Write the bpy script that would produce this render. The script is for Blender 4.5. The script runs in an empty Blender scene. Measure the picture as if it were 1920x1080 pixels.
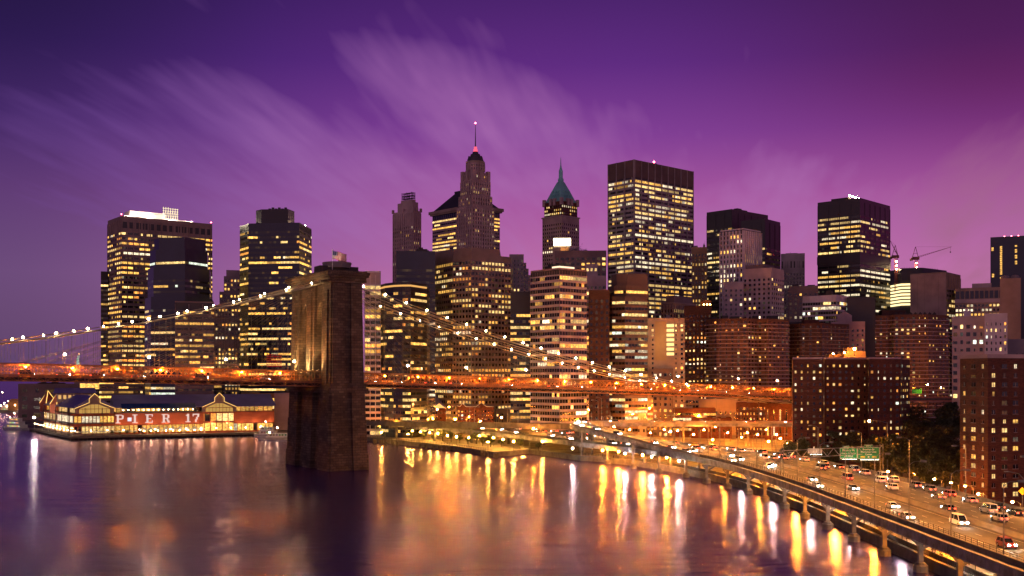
import bpy, math, random
from math import sin, cos, pi, radians, atan2, sqrt
from mathutils import Vector, Matrix
C = bpy.context.scene
COL = C.collection
# ------------------------------------------------------------------ camera
CAMZ, FPX, HORY = 39.5, 2000.0, 706.0
cam = bpy.data.cameras.new('camera'); cam_ob = bpy.data.objects.new('camera', cam); COL.objects.link(cam_ob)
cam.sensor_width = 36; cam.lens = 36*FPX/1920; cam.shift_y = (HORY-540)/1920
cam.clip_start = 1; cam.clip_end = 40000
cam_ob.location = (0, 0, CAMZ); cam_ob.rotation_euler = (pi/2, 0, 0)
C.camera = cam_ob
# ------------------------------------------------------------------ colour management, sampling
C.view_settings.view_transform = 'Standard'; C.view_settings.look = 'None'
C.view_settings.exposure = 0.0; C.view_settings.gamma = 1.0; C.view_settings.use_curve_mapping = False
try:
    C.cycles.use_denoising = True; C.cycles.max_bounces = 5; C.cycles.diffuse_bounces = 2; C.cycles.glossy_bounces = 3
    C.cycles.sample_clamp_indirect = 6; C.cycles.use_light_tree = True; C.cycles.caustics_reflective = False
    C.cycles.use_adaptive_sampling = False
except Exception: pass
# ------------------------------------------------------------------ dusk sky
W = bpy.data.worlds.new('World'); C.world = W; W.use_nodes = True
wt = W.node_tree; wt.nodes.clear()
def N(t, ty, **kw):
    n = t.nodes.new(ty)
    for k, v in kw.items(): setattr(n, k, v)
    return n
def M(t, op, a, b=None, c=None, clamp=False):
    n = t.nodes.new('ShaderNodeMath'); n.operation = op; n.use_clamp = clamp
    for i, v in enumerate((a, b, c)):
        if v is None: continue
        if isinstance(v, (int, float)): n.inputs[i].default_value = v
        else: t.links.new(v, n.inputs[i])
    return n.outputs[0]
def MR(t, v, a, b, c=0.0, d=1.0, smooth=True):
    n = t.nodes.new('ShaderNodeMapRange'); n.clamp = True
    if smooth: n.interpolation_type = 'SMOOTHSTEP'
    t.links.new(v, n.inputs[0])
    for i, x in enumerate((a, b, c, d)): n.inputs[i+1].default_value = x
    return n.outputs[0]
def MIX(t, f, a, b, mode='MIX'):
    n = t.nodes.new('ShaderNodeMix'); n.data_type = 'RGBA'; n.blend_type = mode
    for sock, v in ((n.inputs[0], f), (n.inputs[6], a), (n.inputs[7], b)):
        if isinstance(v, (int, float)): sock.default_value = v
        elif isinstance(v, tuple): sock.default_value = (*v, 1) if len(v) == 3 else v
        else: t.links.new(v, sock)
    return n.outputs[2]
def RAMP(t, v, stops, interp='LINEAR'):
    n = t.nodes.new('ShaderNodeValToRGB'); t.links.new(v, n.inputs[0]); r = n.color_ramp; r.interpolation = interp
    while len(r.elements) < len(stops): r.elements.new(0.5)
    for e, (p, c) in zip(r.elements, stops): e.position = p; e.color = (*c, 1)
    return n.outputs[0]
def NOISE(t, vec, scale, detail=3, rough=.5, dist=0.0):
    n = t.nodes.new('ShaderNodeTexNoise'); n.inputs['Scale'].default_value = scale
    n.inputs['Detail'].default_value = detail; n.inputs['Roughness'].default_value = rough; n.inputs['Distortion'].default_value = dist
    if vec is not None: t.links.new(vec, n.inputs['Vector'])
    return n.outputs[0]
tc = N(wt, 'ShaderNodeTexCoord'); sep = N(wt, 'ShaderNodeSeparateXYZ'); wt.links.new(tc.outputs['Generated'], sep.inputs[0])
sx, sy, sz = sep.outputs
base = RAMP(wt, sz, [(0.0, (.35, .135, .285)), (.09, (.47, .145, .375)), (.16, (.36, .082, .325)), (.22, (.20, .038, .28)), (.28, (.10, .015, .20)), (.34, (.055, .008, .13)), (.7, (.015, .004, .05))])
hx = M(wt, 'DIVIDE', sx, M(wt, 'MAXIMUM', sy, .2)); hz = M(wt, 'DIVIDE', sz, M(wt, 'MAXIMUM', sy, .2))   # azimuth, height
left = MR(wt, hx, -.50, .05)
base = MIX(wt, 1.0, base, RAMP(wt, left, [(0, (.27, .42, .50)), (.5, (.66, .74, .84)), (1, (1, 1, 1))]), 'MULTIPLY')
topl = M(wt, 'MULTIPLY', MR(wt, hx, -.12, -.5), MR(wt, hz, .16, .36))
base = MIX(wt, 1.0, base, RAMP(wt, topl, [(0, (1, 1, 1)), (1, (.5, .5, .62))]), 'MULTIPLY')
right = M(wt, 'MULTIPLY', MR(wt, hx, .08, .46), MR(wt, hz, .14, .30))
base = MIX(wt, 1.0, base, RAMP(wt, right, [(0, (1, 1, 1)), (1, (.68, .25, .42))]), 'MULTIPLY')
# high cloud seen in plan: streaks drawn out by the wind towards one point on the horizon
den = M(wt, 'ADD', M(wt, 'MAXIMUM', sz, 0.0), .10)
pv = M(wt, 'DIVIDE', sy, den); pu = M(wt, 'SUBTRACT', M(wt, 'DIVIDE', sx, den), M(wt, 'MULTIPLY', pv, .17))
cmb = N(wt, 'ShaderNodeCombineXYZ'); wt.links.new(pu, cmb.inputs[0]); wt.links.new(pv, cmb.inputs[1])
def streak(sc, loc, scale, detail, dist, rough=.55):
    mp = N(wt, 'ShaderNodeMapping'); mp.inputs['Scale'].default_value = sc; mp.inputs['Location'].default_value = loc
    wt.links.new(cmb.outputs[0], mp.inputs[0])
    return NOISE(wt, mp.outputs[0], scale, detail, rough, dist)
n1 = streak((1.0, .40, 1), (3.3, 1.1, 0), 1.7, 4, .5, .5)
n2 = streak((1.0, .20, 1), (1.7, 5.2, 0), 5.0, 3, .3)
fib = M(wt, 'ADD', M(wt, 'MULTIPLY', n1, .68), M(wt, 'MULTIPLY', n2, .32))
def bank(px, py, rx, ry, tilt=0.0):
    """a bank of cloud in one part of the sky (direction given as photo x, y)"""
    dx = M(wt, 'SUBTRACT', hx, (px-960)/2000); dz = M(wt, 'SUBTRACT', hz, (706-py)/2000)
    dz = M(wt, 'ADD', dz, M(wt, 'MULTIPLY', dx, tilt))
    q = M(wt, 'ADD', M(wt, 'POWER', M(wt, 'MULTIPLY', dx, 2000/rx), 2), M(wt, 'POWER', M(wt, 'MULTIPLY', dz, 2000/ry), 2))
    return MR(wt, q, 1.0, 0.0)
bk_ = None
for px, py, rx, ry, tl, w_ in ((400, 285, 760, 220, .14, .9), (900, 225, 470, 190, .3, .8), (800, 75, 220, 110, .5, .42), (1000, 130, 900, 160, .1, .38), (420, 0, 280, 100, .4, .62), (1270, 265, 330, 130, .2, .7), (90, 190, 420, 190, .3, .5), (1960, 370, 520, 260, -.5, 1.0), (1000, 390, 1100, 210, 0, .85), (1250, 60, 300, 120, .4, .45)):
    q = M(wt, 'MULTIPLY', bank(px, py, rx, ry, tl), w_); bk_ = q if bk_ is None else M(wt, 'MAXIMUM', bk_, q)
n3 = streak((1.0, .14, 1), (9.1, 3.3, 0), 13.0, 2, .2)
fibn = MR(wt, M(wt, 'ADD', fib, M(wt, 'MULTIPLY', M(wt, 'SUBTRACT', n3, .5), .22)), .34, .64, 0, 1, False)
cl = MR(wt, M(wt, 'SUBTRACT', M(wt, 'ADD', fibn, M(wt, 'MULTIPLY', bk_, 1.08)), 1.0), 0, 1.0, 0, 1, False)
ccol = MIX(wt, MR(wt, hx, -.45, 0), (.16, .062, .30), (.40, .145, .42))
ccol = MIX(wt, MR(wt, hx, .3, .42), ccol, (.34, .12, .24))
skyc = MIX(wt, M(wt, 'MULTIPLY', cl, .78), base, ccol)
nish = N(wt, 'ShaderNodeTexSky', sky_type='NISHITA'); nish.sun_disc = False
nish.sun_elevation = radians(-2); nish.sun_rotation = radians(20)
skyc = MIX(wt, 1.0, skyc, MIX(wt, 1.0, nish.outputs[0], (.05, .03, .05), 'MULTIPLY'), 'ADD')
back = M(wt, 'MULTIPLY', MR(wt, sy, .25, -.5), MR(wt, sz, .75, .15))       # sky behind the viewer brightened, added as fill light for the facades
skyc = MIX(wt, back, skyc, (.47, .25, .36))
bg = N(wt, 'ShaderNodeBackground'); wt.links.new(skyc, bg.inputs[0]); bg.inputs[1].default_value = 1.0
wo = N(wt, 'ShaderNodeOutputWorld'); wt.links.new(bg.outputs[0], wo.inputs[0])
sun = bpy.data.lights.new('afterglow_sun', 'SUN'); sun.energy = .05; sun.angle = radians(25); sun.color = (1, .55, .75)
so = bpy.data.objects.new('afterglow_sun', sun); COL.objects.link(so); so.rotation_euler = (radians(-82), 0, radians(-35))
# ------------------------------------------------------------------ pixel helpers (photo pixels 1920x1080 -> the place)
def PX(px, Y): return (px-960)/FPX*Y
def PZ(py, Y): return CAMZ+(HORY-py)/FPX*Y
def P3(px, py, Y): return (PX(px, Y), Y, PZ(py, Y))
def AT(px, py, z):
    Y = (CAMZ-z)*FPX/(py-HORY); return (PX(px, Y), Y, z)
def topx(x, y, z): return 960+FPX*x/y, HORY-(z-CAMZ)*FPX/y
ORD = ['first','second','third','fourth','fifth','sixth','seventh','eighth','ninth','tenth','eleventh','twelfth','thirteenth','fourteenth','fifteenth','sixteenth','seventeenth','eighteenth','nineteenth','twentieth']
TENS = ['', '', 'twenty', 'thirty', 'forty', 'fifty', 'sixty', 'seventy', 'eighty', 'ninety']
def ordn(i):
    if i < 20: return ORD[i]
    t, u = divmod(i+1, 10)
    return TENS[t]+'-'+ORD[u-1] if u else TENS[t][:-1]+'ieth'
# ------------------------------------------------------------------ mesh builder
class MB:
    def __init__(s): s.v = []; s.f = []; s.m = []; s.c = []
    def face(s, pts, m=0, c=None):
        n = len(s.v); s.v += [tuple(p) for p in pts]; s.f.append(tuple(range(n, n+len(pts)))); s.m.append(m); s.c.append(c)
    def box(s, x0, y0, z0, x1, y1, z1, m=0, c=None):
        n = len(s.v)
        s.v += [(x0,y0,z0),(x1,y0,z0),(x1,y1,z0),(x0,y1,z0),(x0,y0,z1),(x1,y0,z1),(x1,y1,z1),(x0,y1,z1)]
        for q in ((0,3,2,1),(4,5,6,7),(0,1,5,4),(1,2,6,5),(2,3,7,6),(3,0,4,7)):
            s.f.append(tuple(n+i for i in q)); s.m.append(m); s.c.append(c)
    def bar(s, p, q, w, h=None, m=0, c=None):
        p = Vector(p); q = Vector(q); h = h or w; d = (q-p)
        if d.length < 1e-6: return
        d.normalize(); up = Vector((0,0,1)) if abs(d.z) < .95 else Vector((1,0,0))
        a = d.cross(up).normalized()*(w/2); b = a.cross(d).normalized()*(h/2)
        n = len(s.v)
        for e in (p, q):
            s.v += [tuple(e-a-b), tuple(e+a-b), tuple(e+a+b), tuple(e-a+b)]
        for f in ((0,1,2,3),(7,6,5,4),(0,4,5,1),(1,5,6,2),(2,6,7,3),(3,7,4,0)):
            s.f.append(tuple(n+i for i in f)); s.m.append(m); s.c.append(c)
    def prism(s, poly, z0, z1, m=0, mt=None, poly2=None, bottom=False):
        n = len(s.v); k = len(poly); poly2 = poly2 or poly
        s.v += [(x, y, z0) for x, y in poly]+[(x, y, z1) for x, y in poly2]
        for i in range(k):
            j = (i+1) % k; s.f.append((n+i, n+j, n+k+j, n+k+i)); s.m.append(m); s.c.append(None)
        s.f.append(tuple(n+k+i for i in range(k))); s.m.append(m if mt is None else mt); s.c.append(None)
        if bottom: s.f.append(tuple(n+i for i in reversed(range(k)))); s.m.append(m); s.c.append(None)
    def cyl(s, p, q, r0, r1=None, n=8, m=0, c=None, caps=True):
        p = Vector(p); q = Vector(q); r1 = r0 if r1 is None else r1
        d = (q-p).normalized(); up = Vector((0,0,1)) if abs(d.z) < .95 else Vector((1,0,0))
        a = d.cross(up).normalized(); b = d.cross(a).normalized(); k = len(s.v)
        for e, r in ((p, r0), (q, r1)):
            for i in range(n):
                t = 2*pi*i/n; s.v.append(tuple(e+a*(r*cos(t))+b*(r*sin(t))))
        for i in range(n):
            j = (i+1) % n; s.f.append((k+i, k+j, k+n+j, k+n+i)); s.m.append(m); s.c.append(c)
        if caps:
            s.f.append(tuple(k+i for i in reversed(range(n)))); s.m.append(m); s.c.append(c)
            s.f.append(tuple(k+n+i for i in range(n))); s.m.append(m); s.c.append(c)
    def tube(s, pts, r, n=6, m=0):
        for a, b in zip(pts, pts[1:]): s.cyl(a, b, r, r, n, m, caps=False)
    def lathe(s, cx, cy, prof, n=12, m=0, c=None, ph=0.0):
        k = len(s.v)
        for r, z in prof:
            for i in range(n):
                t = 2*pi*i/n+ph; s.v.append((cx+r*cos(t), cy+r*sin(t), z))
        for a in range(len(prof)-1):
            for i in range(n):
                j = (i+1) % n
                s.f.append((k+a*n+i, k+a*n+j, k+(a+1)*n+j, k+(a+1)*n+i)); s.m.append(m); s.c.append(c)
        s.f.append(tuple(k+(len(prof)-1)*n+i for i in range(n))); s.m.append(m); s.c.append(c)
    def ball(s, x, y, z, r, m=0, c=None, n=8, rz=None):
        rz = rz or r
        s.lathe(x, y, [(r*sin(pi*i/6)+1e-4, z-rz*cos(pi*i/6)) for i in range(7)], n, m, c)
    def blade(s, pts2, p0, ax, az, th, m=0):
        """a flat outline (list of 2D points) extruded by th: p0 + ax*x + az*y"""
        p0 = Vector(p0); ax = Vector(ax); az = Vector(az); nn = ax.cross(az).normalized()*th
        A = [p0+ax*x+az*y for x, y in pts2]; B = [p+nn for p in A]; k = len(pts2)
        s.face(list(reversed(A)), m) ; s.face(B, m)
        for i in range(k):
            j = (i+1) % k; s.face([A[i], A[j], B[j], B[i]], m)
    def build(s, name, mats, parent=None, smooth=False, loc=None):
        me = bpy.data.meshes.new(name); me.from_pydata(s.v, [], s.f)
        if not isinstance(mats, (list, tuple)): mats = [mats]
        for q in mats: me.materials.append(q)
        if any(s.m): me.polygons.foreach_set('material_index', s.m)
        if any(c is not None for c in s.c):
            at = me.attributes.new('glow', 'FLOAT_COLOR', 'FACE'); fl = []
            for c in s.c: fl += list(c)+[1.0] if c is not None else [0, 0, 0, 1]
            at.data.foreach_set('color', fl)
        if smooth: me.polygons.foreach_set('use_smooth', [True]*len(me.polygons))
        me.update()
        o = bpy.data.objects.new(name, me); COL.objects.link(o)
        if parent is not None: o.parent = parent
        if loc is not None: o.location = loc
        return o
def tag(o, label=None, cat=None, group=None, kind=None):
    if label: o['label'] = label
    if cat: o['category'] = cat
    if group: o['group'] = group
    if kind: o['kind'] = kind
    return o
def thing(name, label, cat, loc=(0,0,0), rz=0.0, group=None):
    o = bpy.data.objects.new(name, None); COL.objects.link(o); o.location = loc; o.rotation_euler = (0, 0, rz); o.empty_display_size = .5
    return tag(o, label, cat, group)
KIDS = {}
def dup(root, loc, rz=None, label=None, group=None, scale=None):
    if not KIDS: pass
    kids = KIDS.get(root.name)
    if kids is None:
        kids = [(c, [g for g in c.children]) for c in root.children]; KIDS[root.name] = kids
    r = root.copy(); COL.objects.link(r); r.location = loc
    if rz is not None: r.rotation_euler = (0, 0, rz)
    if scale is not None: r.scale = scale
    if label: r['label'] = label
    if group: r['group'] = group
    for ch, gs in kids:
        c = ch.copy(); COL.objects.link(c); c.parent = r
        for g in gs:
            d = g.copy(); COL.objects.link(d); d.parent = c
    return r
class Proto:
    """first placing uses the built thing itself, later ones copies of it"""
    def __init__(s, root): s.r = root; s.used = False
    def put(s, loc, rz=0.0, label=None, group=None, scale=None):
        if not s.used:
            s.used = True; r = s.r; r.location = loc; r.rotation_euler = (0, 0, rz)
            KIDS[r.name] = [(c, [g for g in c.children]) for c in r.children]
            if scale is not None: r.scale = scale
            if label: r['label'] = label
            if group: r['group'] = group
            return r
        r = dup(s.r, loc, rz, label, group, scale)
        if scale is None: r.scale = (1, 1, 1)
        return r
# ------------------------------------------------------------------ materials
def pmat(name, col, rough=.7, metal=0.0, var=.18, vscale=.35, bump=0.0, bscale=3.0, spec=None, col2=None, brick=None):
    m = bpy.data.materials.new(name); m.use_nodes = True; t = m.node_tree; b = t.nodes['Principled BSDF']
    b.inputs['Roughness'].default_value = rough; b.inputs['Metallic'].default_value = metal
    if spec is not None: b.inputs['Specular IOR Level'].default_value = spec
    tcn = N(t, 'ShaderNodeTexCoord'); vec = tcn.outputs['Object']
    nz = NOISE(t, vec, vscale, 5, .6)
    c1 = tuple(max(0, x*(1-var)) for x in col); c2 = col2 or tuple(x*(1+var) for x in col)
    cc = MIX(t, MR(t, nz, .3, .7), c1, c2)
    h = None
    if brick:
        bw, bh, mort, dark = brick
        sp = N(t, 'ShaderNodeSeparateXYZ'); t.links.new(vec, sp.inputs[0])
        cb = N(t, 'ShaderNodeCombineXYZ'); t.links.new(M(t, 'ADD', sp.outputs[0], sp.outputs[1]), cb.inputs[0]); t.links.new(sp.outputs[2], cb.inputs[1])
        br = N(t, 'ShaderNodeTexBrick'); t.links.new(cb.outputs[0], br.inputs['Vector'])
        br.inputs['Scale'].default_value = 1; br.inputs['Brick Width'].default_value = bw; br.inputs['Row Height'].default_value = bh; br.inputs['Mortar Size'].default_value = mort
        br.inputs['Color1'].default_value = (.6, .6, .6, 1); br.inputs['Color2'].default_value = (1.25, 1.2, 1.12, 1); br.inputs['Mortar'].default_value = (dark, dark, dark, 1)
        cc = MIX(t, 1.0, cc, br.outputs['Color'], 'MULTIPLY'); h = M(t, 'SUBTRACT', 1.0, br.outputs['Fac'])
    t.links.new(cc, b.inputs['Base Color'])
    if bump > 0:
        bn = N(t, 'ShaderNodeBump'); bn.inputs['Strength'].default_value = bump; bn.inputs['Distance'].default_value = .15
        hh = NOISE(t, vec, bscale, 4, .6)
        if h is not None: hh = M(t, 'ADD', M(t, 'MULTIPLY', hh, .5), h)
        t.links.new(hh, bn.inputs['Height']); t.links.new(bn.outputs[0], b.inputs['Normal'])
    return m
def emat(name, col, strength, sampling='AUTO'):
    m = bpy.data.materials.new(name); m.use_nodes = True; t = m.node_tree; t.nodes.clear()
    e = N(t, 'ShaderNodeEmission'); e.inputs[0].default_value = (*col, 1); e.inputs[1].default_value = strength
    o = N(t, 'ShaderNodeOutputMaterial'); t.links.new(e.outputs[0], o.inputs[0])
    try: m.cycles.emission_sampling = sampling
    except Exception: pass
    return m
def glassmat():
    m = bpy.data.materials.new('window_glass'); m.use_nodes = True; t = m.node_tree; b = t.nodes['Principled BSDF']
    b.inputs['Base Color'].default_value = (.012, .011, .016, 1); b.inputs['Roughness'].default_value = .12
    b.inputs['Specular IOR Level'].default_value = .6
    at = N(t, 'ShaderNodeAttribute'); at.attribute_name = 'glow'
    g = N(t, 'ShaderNodeNewGeometry')
    mp = N(t, 'ShaderNodeMapping'); mp.inputs['Scale'].default_value = (.9, .9, 1.6); t.links.new(g.outputs['Position'], mp.inputs[0])
    nz = NOISE(t, mp.outputs[0], .8, 3, .6)
    s = MR(t, nz, .25, .75, .35, 1.6)
    oi = N(t, 'ShaderNodeObjectInfo')
    t.links.new(at.outputs['Color'], b.inputs['Emission Color']); t.links.new(s, b.inputs['Emission Strength'])
    try: m.cycles.emission_sampling = 'NONE'
    except Exception: pass
    return m
GLASS = glassmat()
MT = {}
def mat(k, *a, **kw):
    if k not in MT: MT[k] = pmat(k, *a, **kw)
    return MT[k]
stone = mat('tower_granite', (.15, .105, .07), .85, var=.35, vscale=.12, bump=.6, bscale=2, brick=(2.4, 1.05, .10, .5))
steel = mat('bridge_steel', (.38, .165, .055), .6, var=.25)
steel_dark = mat('dark_steel', (.05, .04, .045), .6)
hanger_m = mat('hanger_rope', (.10, .08, .07), .7)
cable_m = mat('cable_wrap', (.45, .37, .25), .6, var=.1)
asphalt = mat('asphalt', (.075, .068, .065), .75, var=.35, vscale=.3, bump=.2, bscale=6)
asphalt_street = mat('street_asphalt', (.17, .15, .13), .7, var=.45, vscale=.12)
concrete = mat('concrete', (.22, .19, .17), .85, var=.2, vscale=.25, bump=.2)
concrete_dark = mat('dark_concrete', (.11, .10, .10), .85, var=.3, vscale=.3)
girder_m = mat('girder_paint', (.155, .145, .20), .55, var=.5, vscale=.3)
paint_white = mat('white_paint', (.75, .75, .74), .6, var=.08)
pole_m = mat('pole_metal', (.16, .15, .15), .45, metal=.3)
wood_m = mat('wet_timber', (.07, .052, .04), .8, var=.4, vscale=1.5, bump=.4)
ESOD = emat('sodium_bulb', (1, .27, .018), 7000)
EWARM = emat('warm_bulb', (1, .72, .34), 200)
EWHITE = emat('white_bulb', (1, .88, .66), 800)
ENECK = emat('cable_bulb', (1, .80, .42), 95)
ESHIELD = emat('shielded_lamp', (1, .60, .26), 60)
EHEAD = emat('headlamp', (1, .84, .6), 260)
ETAIL = emat('tail_lamp', (1, .05, .02), 14)
ERED = emat('red_beacon', (1, .08, .12), 30)
def interp(pts, n):
    """Catmull-Rom through points"""
    out = []; k = len(pts)
    for i in range(k-1):
        p0 = Vector(pts[max(i-1, 0)]); p1 = Vector(pts[i]); p2 = Vector(pts[i+1]); p3 = Vector(pts[min(i+2, k-1)])
        for j in range(n):
            t = j/n
            out.append(.5*((2*p1)+(p2-p0)*t+(2*p0-5*p1+4*p2-p3)*t*t+(3*p1-p0-3*p2+p3)*t**3))
    out.append(Vector(pts[-1])); return out
class Path:
    def __init__(s, pts, n=6):
        s.p = interp([(x, y, z) for x, y, z in pts], n); s.d = [0.0]
        for a, b in zip(s.p, s.p[1:]): s.d.append(s.d[-1]+(b-a).length)
        s.L = s.d[-1]; s.nm = []
        for i in range(len(s.p)):
            a = s.p[max(i-1, 0)]; b = s.p[min(i+1, len(s.p)-1)]; d = (b-a); d.z = 0; d.normalize(); s.nm.append(Vector((d.y, -d.x, 0)))
    def at(s, i, o, dz=0): return s.p[i]+s.nm[i]*o+Vector((0, 0, dz))
    def loc(s, dist, o=0, dz=0):
        dist = min(max(dist, 0), s.L-1e-4)
        for i in range(len(s.d)-1):
            if s.d[i+1] >= dist: break
        t = (dist-s.d[i])/max(1e-9, s.d[i+1]-s.d[i]); n = s.nm[i].lerp(s.nm[i+1], t)
        q = s.p[i].lerp(s.p[i+1], t)+n*o+Vector((0, 0, dz))
        return q, atan2(n.x, -n.y)   # heading of travel
    def sweep(s, mb, prof, m=0, i0=0, i1=None, caps=True):
        i1 = len(s.p) if i1 is None else i1; k = len(prof)
        for i in range(i0, i1-1):
            for a in range(k):
                b = (a+1) % k
                mb.face([s.at(i, *prof[b]), s.at(i, *prof[a]), s.at(i+1, *prof[a]), s.at(i+1, *prof[b])], m)
        if caps:
            mb.face([s.at(i0, *q) for q in prof], m); mb.face([s.at(i1-1, *q) for q in reversed(prof)], m)
    def by_y(s, Y):
        for i in range(len(s.p)-1):
            if s.p[i].y <= Y <= s.p[i+1].y: return s.d[i]+(Y-s.p[i].y)/max(1e-6, s.p[i+1].y-s.p[i].y)*(s.d[i+1]-s.d[i])
        return 0
# ================================================================== water and land
def water_mat():
    m = bpy.data.materials.new('river_water'); m.use_nodes = True; t = m.node_tree; t.nodes.clear()
    tcn = N(t, 'ShaderNodeTexCoord'); mp = N(t, 'ShaderNodeMapping'); mp.inputs['Scale'].default_value = (.10, .30, .2); mp.inputs['Rotation'].default_value = (0, 0, radians(6))
    t.links.new(tcn.outputs['Object'], mp.inputs[0])
    a = NOISE(t, mp.outputs[0], .5, 4, .6, .3); b_ = NOISE(t, mp.outputs[0], 4.0, 3, .6)
    bn = N(t, 'ShaderNodeBump'); bn.inputs['Strength'].default_value = 1.0; bn.inputs['Distance'].default_value = .5
    t.links.new(M(t, 'ADD', a, M(t, 'MULTIPLY', b_, .07)), bn.inputs['Height'])
    g = N(t, 'ShaderNodeBsdfGlossy'); g.distribution = 'GGX'; g.inputs['Color'].default_value = (.84, .67, 1, 1); g.inputs['Roughness'].default_value = .235
    t.links.new(bn.outputs[0], g.inputs['Normal'])
    d = N(t, 'ShaderNodeBsdfDiffuse'); d.inputs[0].default_value = (.008, .009, .13, 1)
    f = N(t, 'ShaderNodeFresnel'); f.inputs['IOR'].default_value = 1.38
    mx = N(t, 'ShaderNodeMixShader'); t.links.new(f.outputs[0], mx.inputs[0]); t.links.new(d.outputs[0], mx.inputs[1]); t.links.new(g.outputs[0], mx.inputs[2])
    o = N(t, 'ShaderNodeOutputMaterial'); t.links.new(mx.outputs[0], o.inputs[0]); return m
mb = MB(); mb.face([(-16000, -800, 0), (16000, -800, 0), (16000, 22000, 0), (-16000, 22000, 0)])
tag(mb.build('water', water_mat()), kind='structure')
SHORE = [(85,60),(85,300),(83.5,340),(80,380),(74,412),(66,440),(54,470),(40,494),(32,500),(8.7,546),(-2,530),(-9,524),(-31,568),(-86,648),(-122,704),(-150,726),(-300,738),(-350,800),(-420,905),(-450,1010),(-380,1500),(200,2600),(3200,3000),(3200,60)]
mb = MB(); mb.prism(list(reversed(SHORE))[::-1][::-1] if False else SHORE[::-1], -3, 2.5, 1, 0)
tag(mb.build('ground', [asphalt_street, concrete_dark]), kind='structure')
mb = MB()                                               # far shore across the bay
rnd = random.Random(5); k = 120
for i in range(k):
    x0 = -9000+i*150
    h0 = 28+22*sin(i*.21)+14*sin(i*.57+1)+rnd.uniform(0, 8); h1 = 28+22*sin((i+1)*.21)+14*sin((i+1)*.57+1)
    mb.face([(x0, 9000, 0), (x0+150, 9000, 0), (x0+150, 9060, h1), (x0, 9060, h0)]); mb.face([(x0, 9060, h0), (x0+150, 9060, h1), (x0+150, 9900, 4), (x0, 9900, 4)])
tag(mb.build('hills', mat('far_shore', (.05, .045, .06), .9)), kind='structure')
# ================================================================== suspension bridge
TH = radians(33); NX, NY = sin(TH), -cos(TH)            # outward normal of the near side
LV = 45.0
EF = Vector((PX(651, 449), 449.0, 0))                    # middle of the near end face of the tower
TC = EF-Vector((NX, NY, 0))*(LV/2)
bridge = thing('suspension_bridge', 'long suspension bridge with stone arched tower and orange lit steel truss deck', 'bridge', (TC.x, TC.y, 0), TH)
U = Vector((cos(TH), sin(TH), 0)); V = Vector((-sin(TH), cos(TH), 0))
def bw(u, v, z=0): return TC+U*u+V*v+Vector((0, 0, z))
def u_of(px, v):
    k = (px-960)/FPX; a = TC+V*v
    return (k*a.y-a.x)/(U.x-k*U.y)
def zb(px, py, v): u = u_of(px, v); return u, PZ(py, (TC+V*v+U*u).y)
def lagr(p):
    (a, fa), (b, fb), (c, fc) = p
    return lambda t: fa*(t-b)*(t-c)/((a-b)*(a-c))+fb*(t-a)*(t-c)/((b-a)*(b-c))+fc*(t-a)*(t-b)/((c-a)*(c-b))
DV = 13.0
ztop = lagr([zb(0, 681, -DV), zb(600, 696.5, -DV), zb(1478, 727, -DV)])
UMIN = u_of(-60, -DV)-25; UMAX = u_of(1478, -DV)+75
# --- tower
tw = MB()
PT = [(-22.5, -12.6), (-4.6, 4.6), (12.6, 22.5)]; OPN = [(-12.6, -4.6), (4.6, 12.6)]
def taper(u0, v0, v1, u1, w0, w1, z0, z1): tw.prism([(-u0, v0), (u0, v0), (u0, v1), (-u0, v1)], z0, z1, 0, None, [(-u1, w0), (u1, w0), (u1, w1), (-u1, w1)])
lev = [(-4, 7, 9.6, 9.2, 1.6, 1.3), (7, 21, 8.9, 8.6, .9, .6), (21, 32.6, 8.4, 8.1, .4, .1)]
for z0, z1, a, b, e0, e1 in lev:
    for i, (p, q) in enumerate(PT):
        l0 = -e0 if i == 0 else 0; r0 = e0 if i == 2 else 0; l1 = -e1 if i == 0 else 0; r1 = e1 if i == 2 else 0
        taper(a, p+l0, q+r0, b, p+l1, q+r1, z0, z1)
    for p, q in OPN: taper(a-2.0, p+.002, q-.002, b-2.0, p+.002, q-.002, z0, z1)
    for sgn in (-1, 1):                                  # twin pilasters on the end faces
        for c in (-1, 1):
            uc0 = a*.56*c; uc1 = b*.56*c; hw = a*.36
            y0 = sgn*(22.5+e0); y1 = sgn*(22.5+e1); o = sgn*1.1
            pa = [(uc0-hw, min(y0, y0+o)), (uc0+hw, min(y0, y0+o)), (uc0+hw, max(y0, y0+o)), (uc0-hw, max(y0, y0+o))]
            pb = [(uc1-hw, min(y1, y1+o)), (uc1+hw, min(y1, y1+o)), (uc1+hw, max(y1, y1+o)), (uc1-hw, max(y1, y1+o))]
            tw.prism(pa, z0, z1-.01, 0, None, pb)
tw.box(-9.0, -24.2, 32.6, 9.0, 24.2, 34.6); tw.box(-8.3, -23.6, 34.6, 8.3, 23.6, 36.6)   # string course at deck level
for i, (p, q) in enumerate(PT):
    taper(7.7, p, q, 7.0, p+(.5 if i == 0 else .2), q-(.5 if i == 2 else .2), 36.6, 79)
    for sgn in (-1, 1):                                  # narrower buttress on each pier
        c = (p+q)/2
        tw.prism([(sgn*7.2-1.2, c-2.4), (sgn*7.2+1.2, c-2.4), (sgn*7.2+1.2, c+2.4), (sgn*7.2-1.2, c+2.4)], 36.6, 76, 0, None, [(sgn*6.7-1, c-2.1), (sgn*6.7+1, c-2.1), (sgn*6.7+1, c+2.1), (sgn*6.7-1, c+2.1)])
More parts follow.
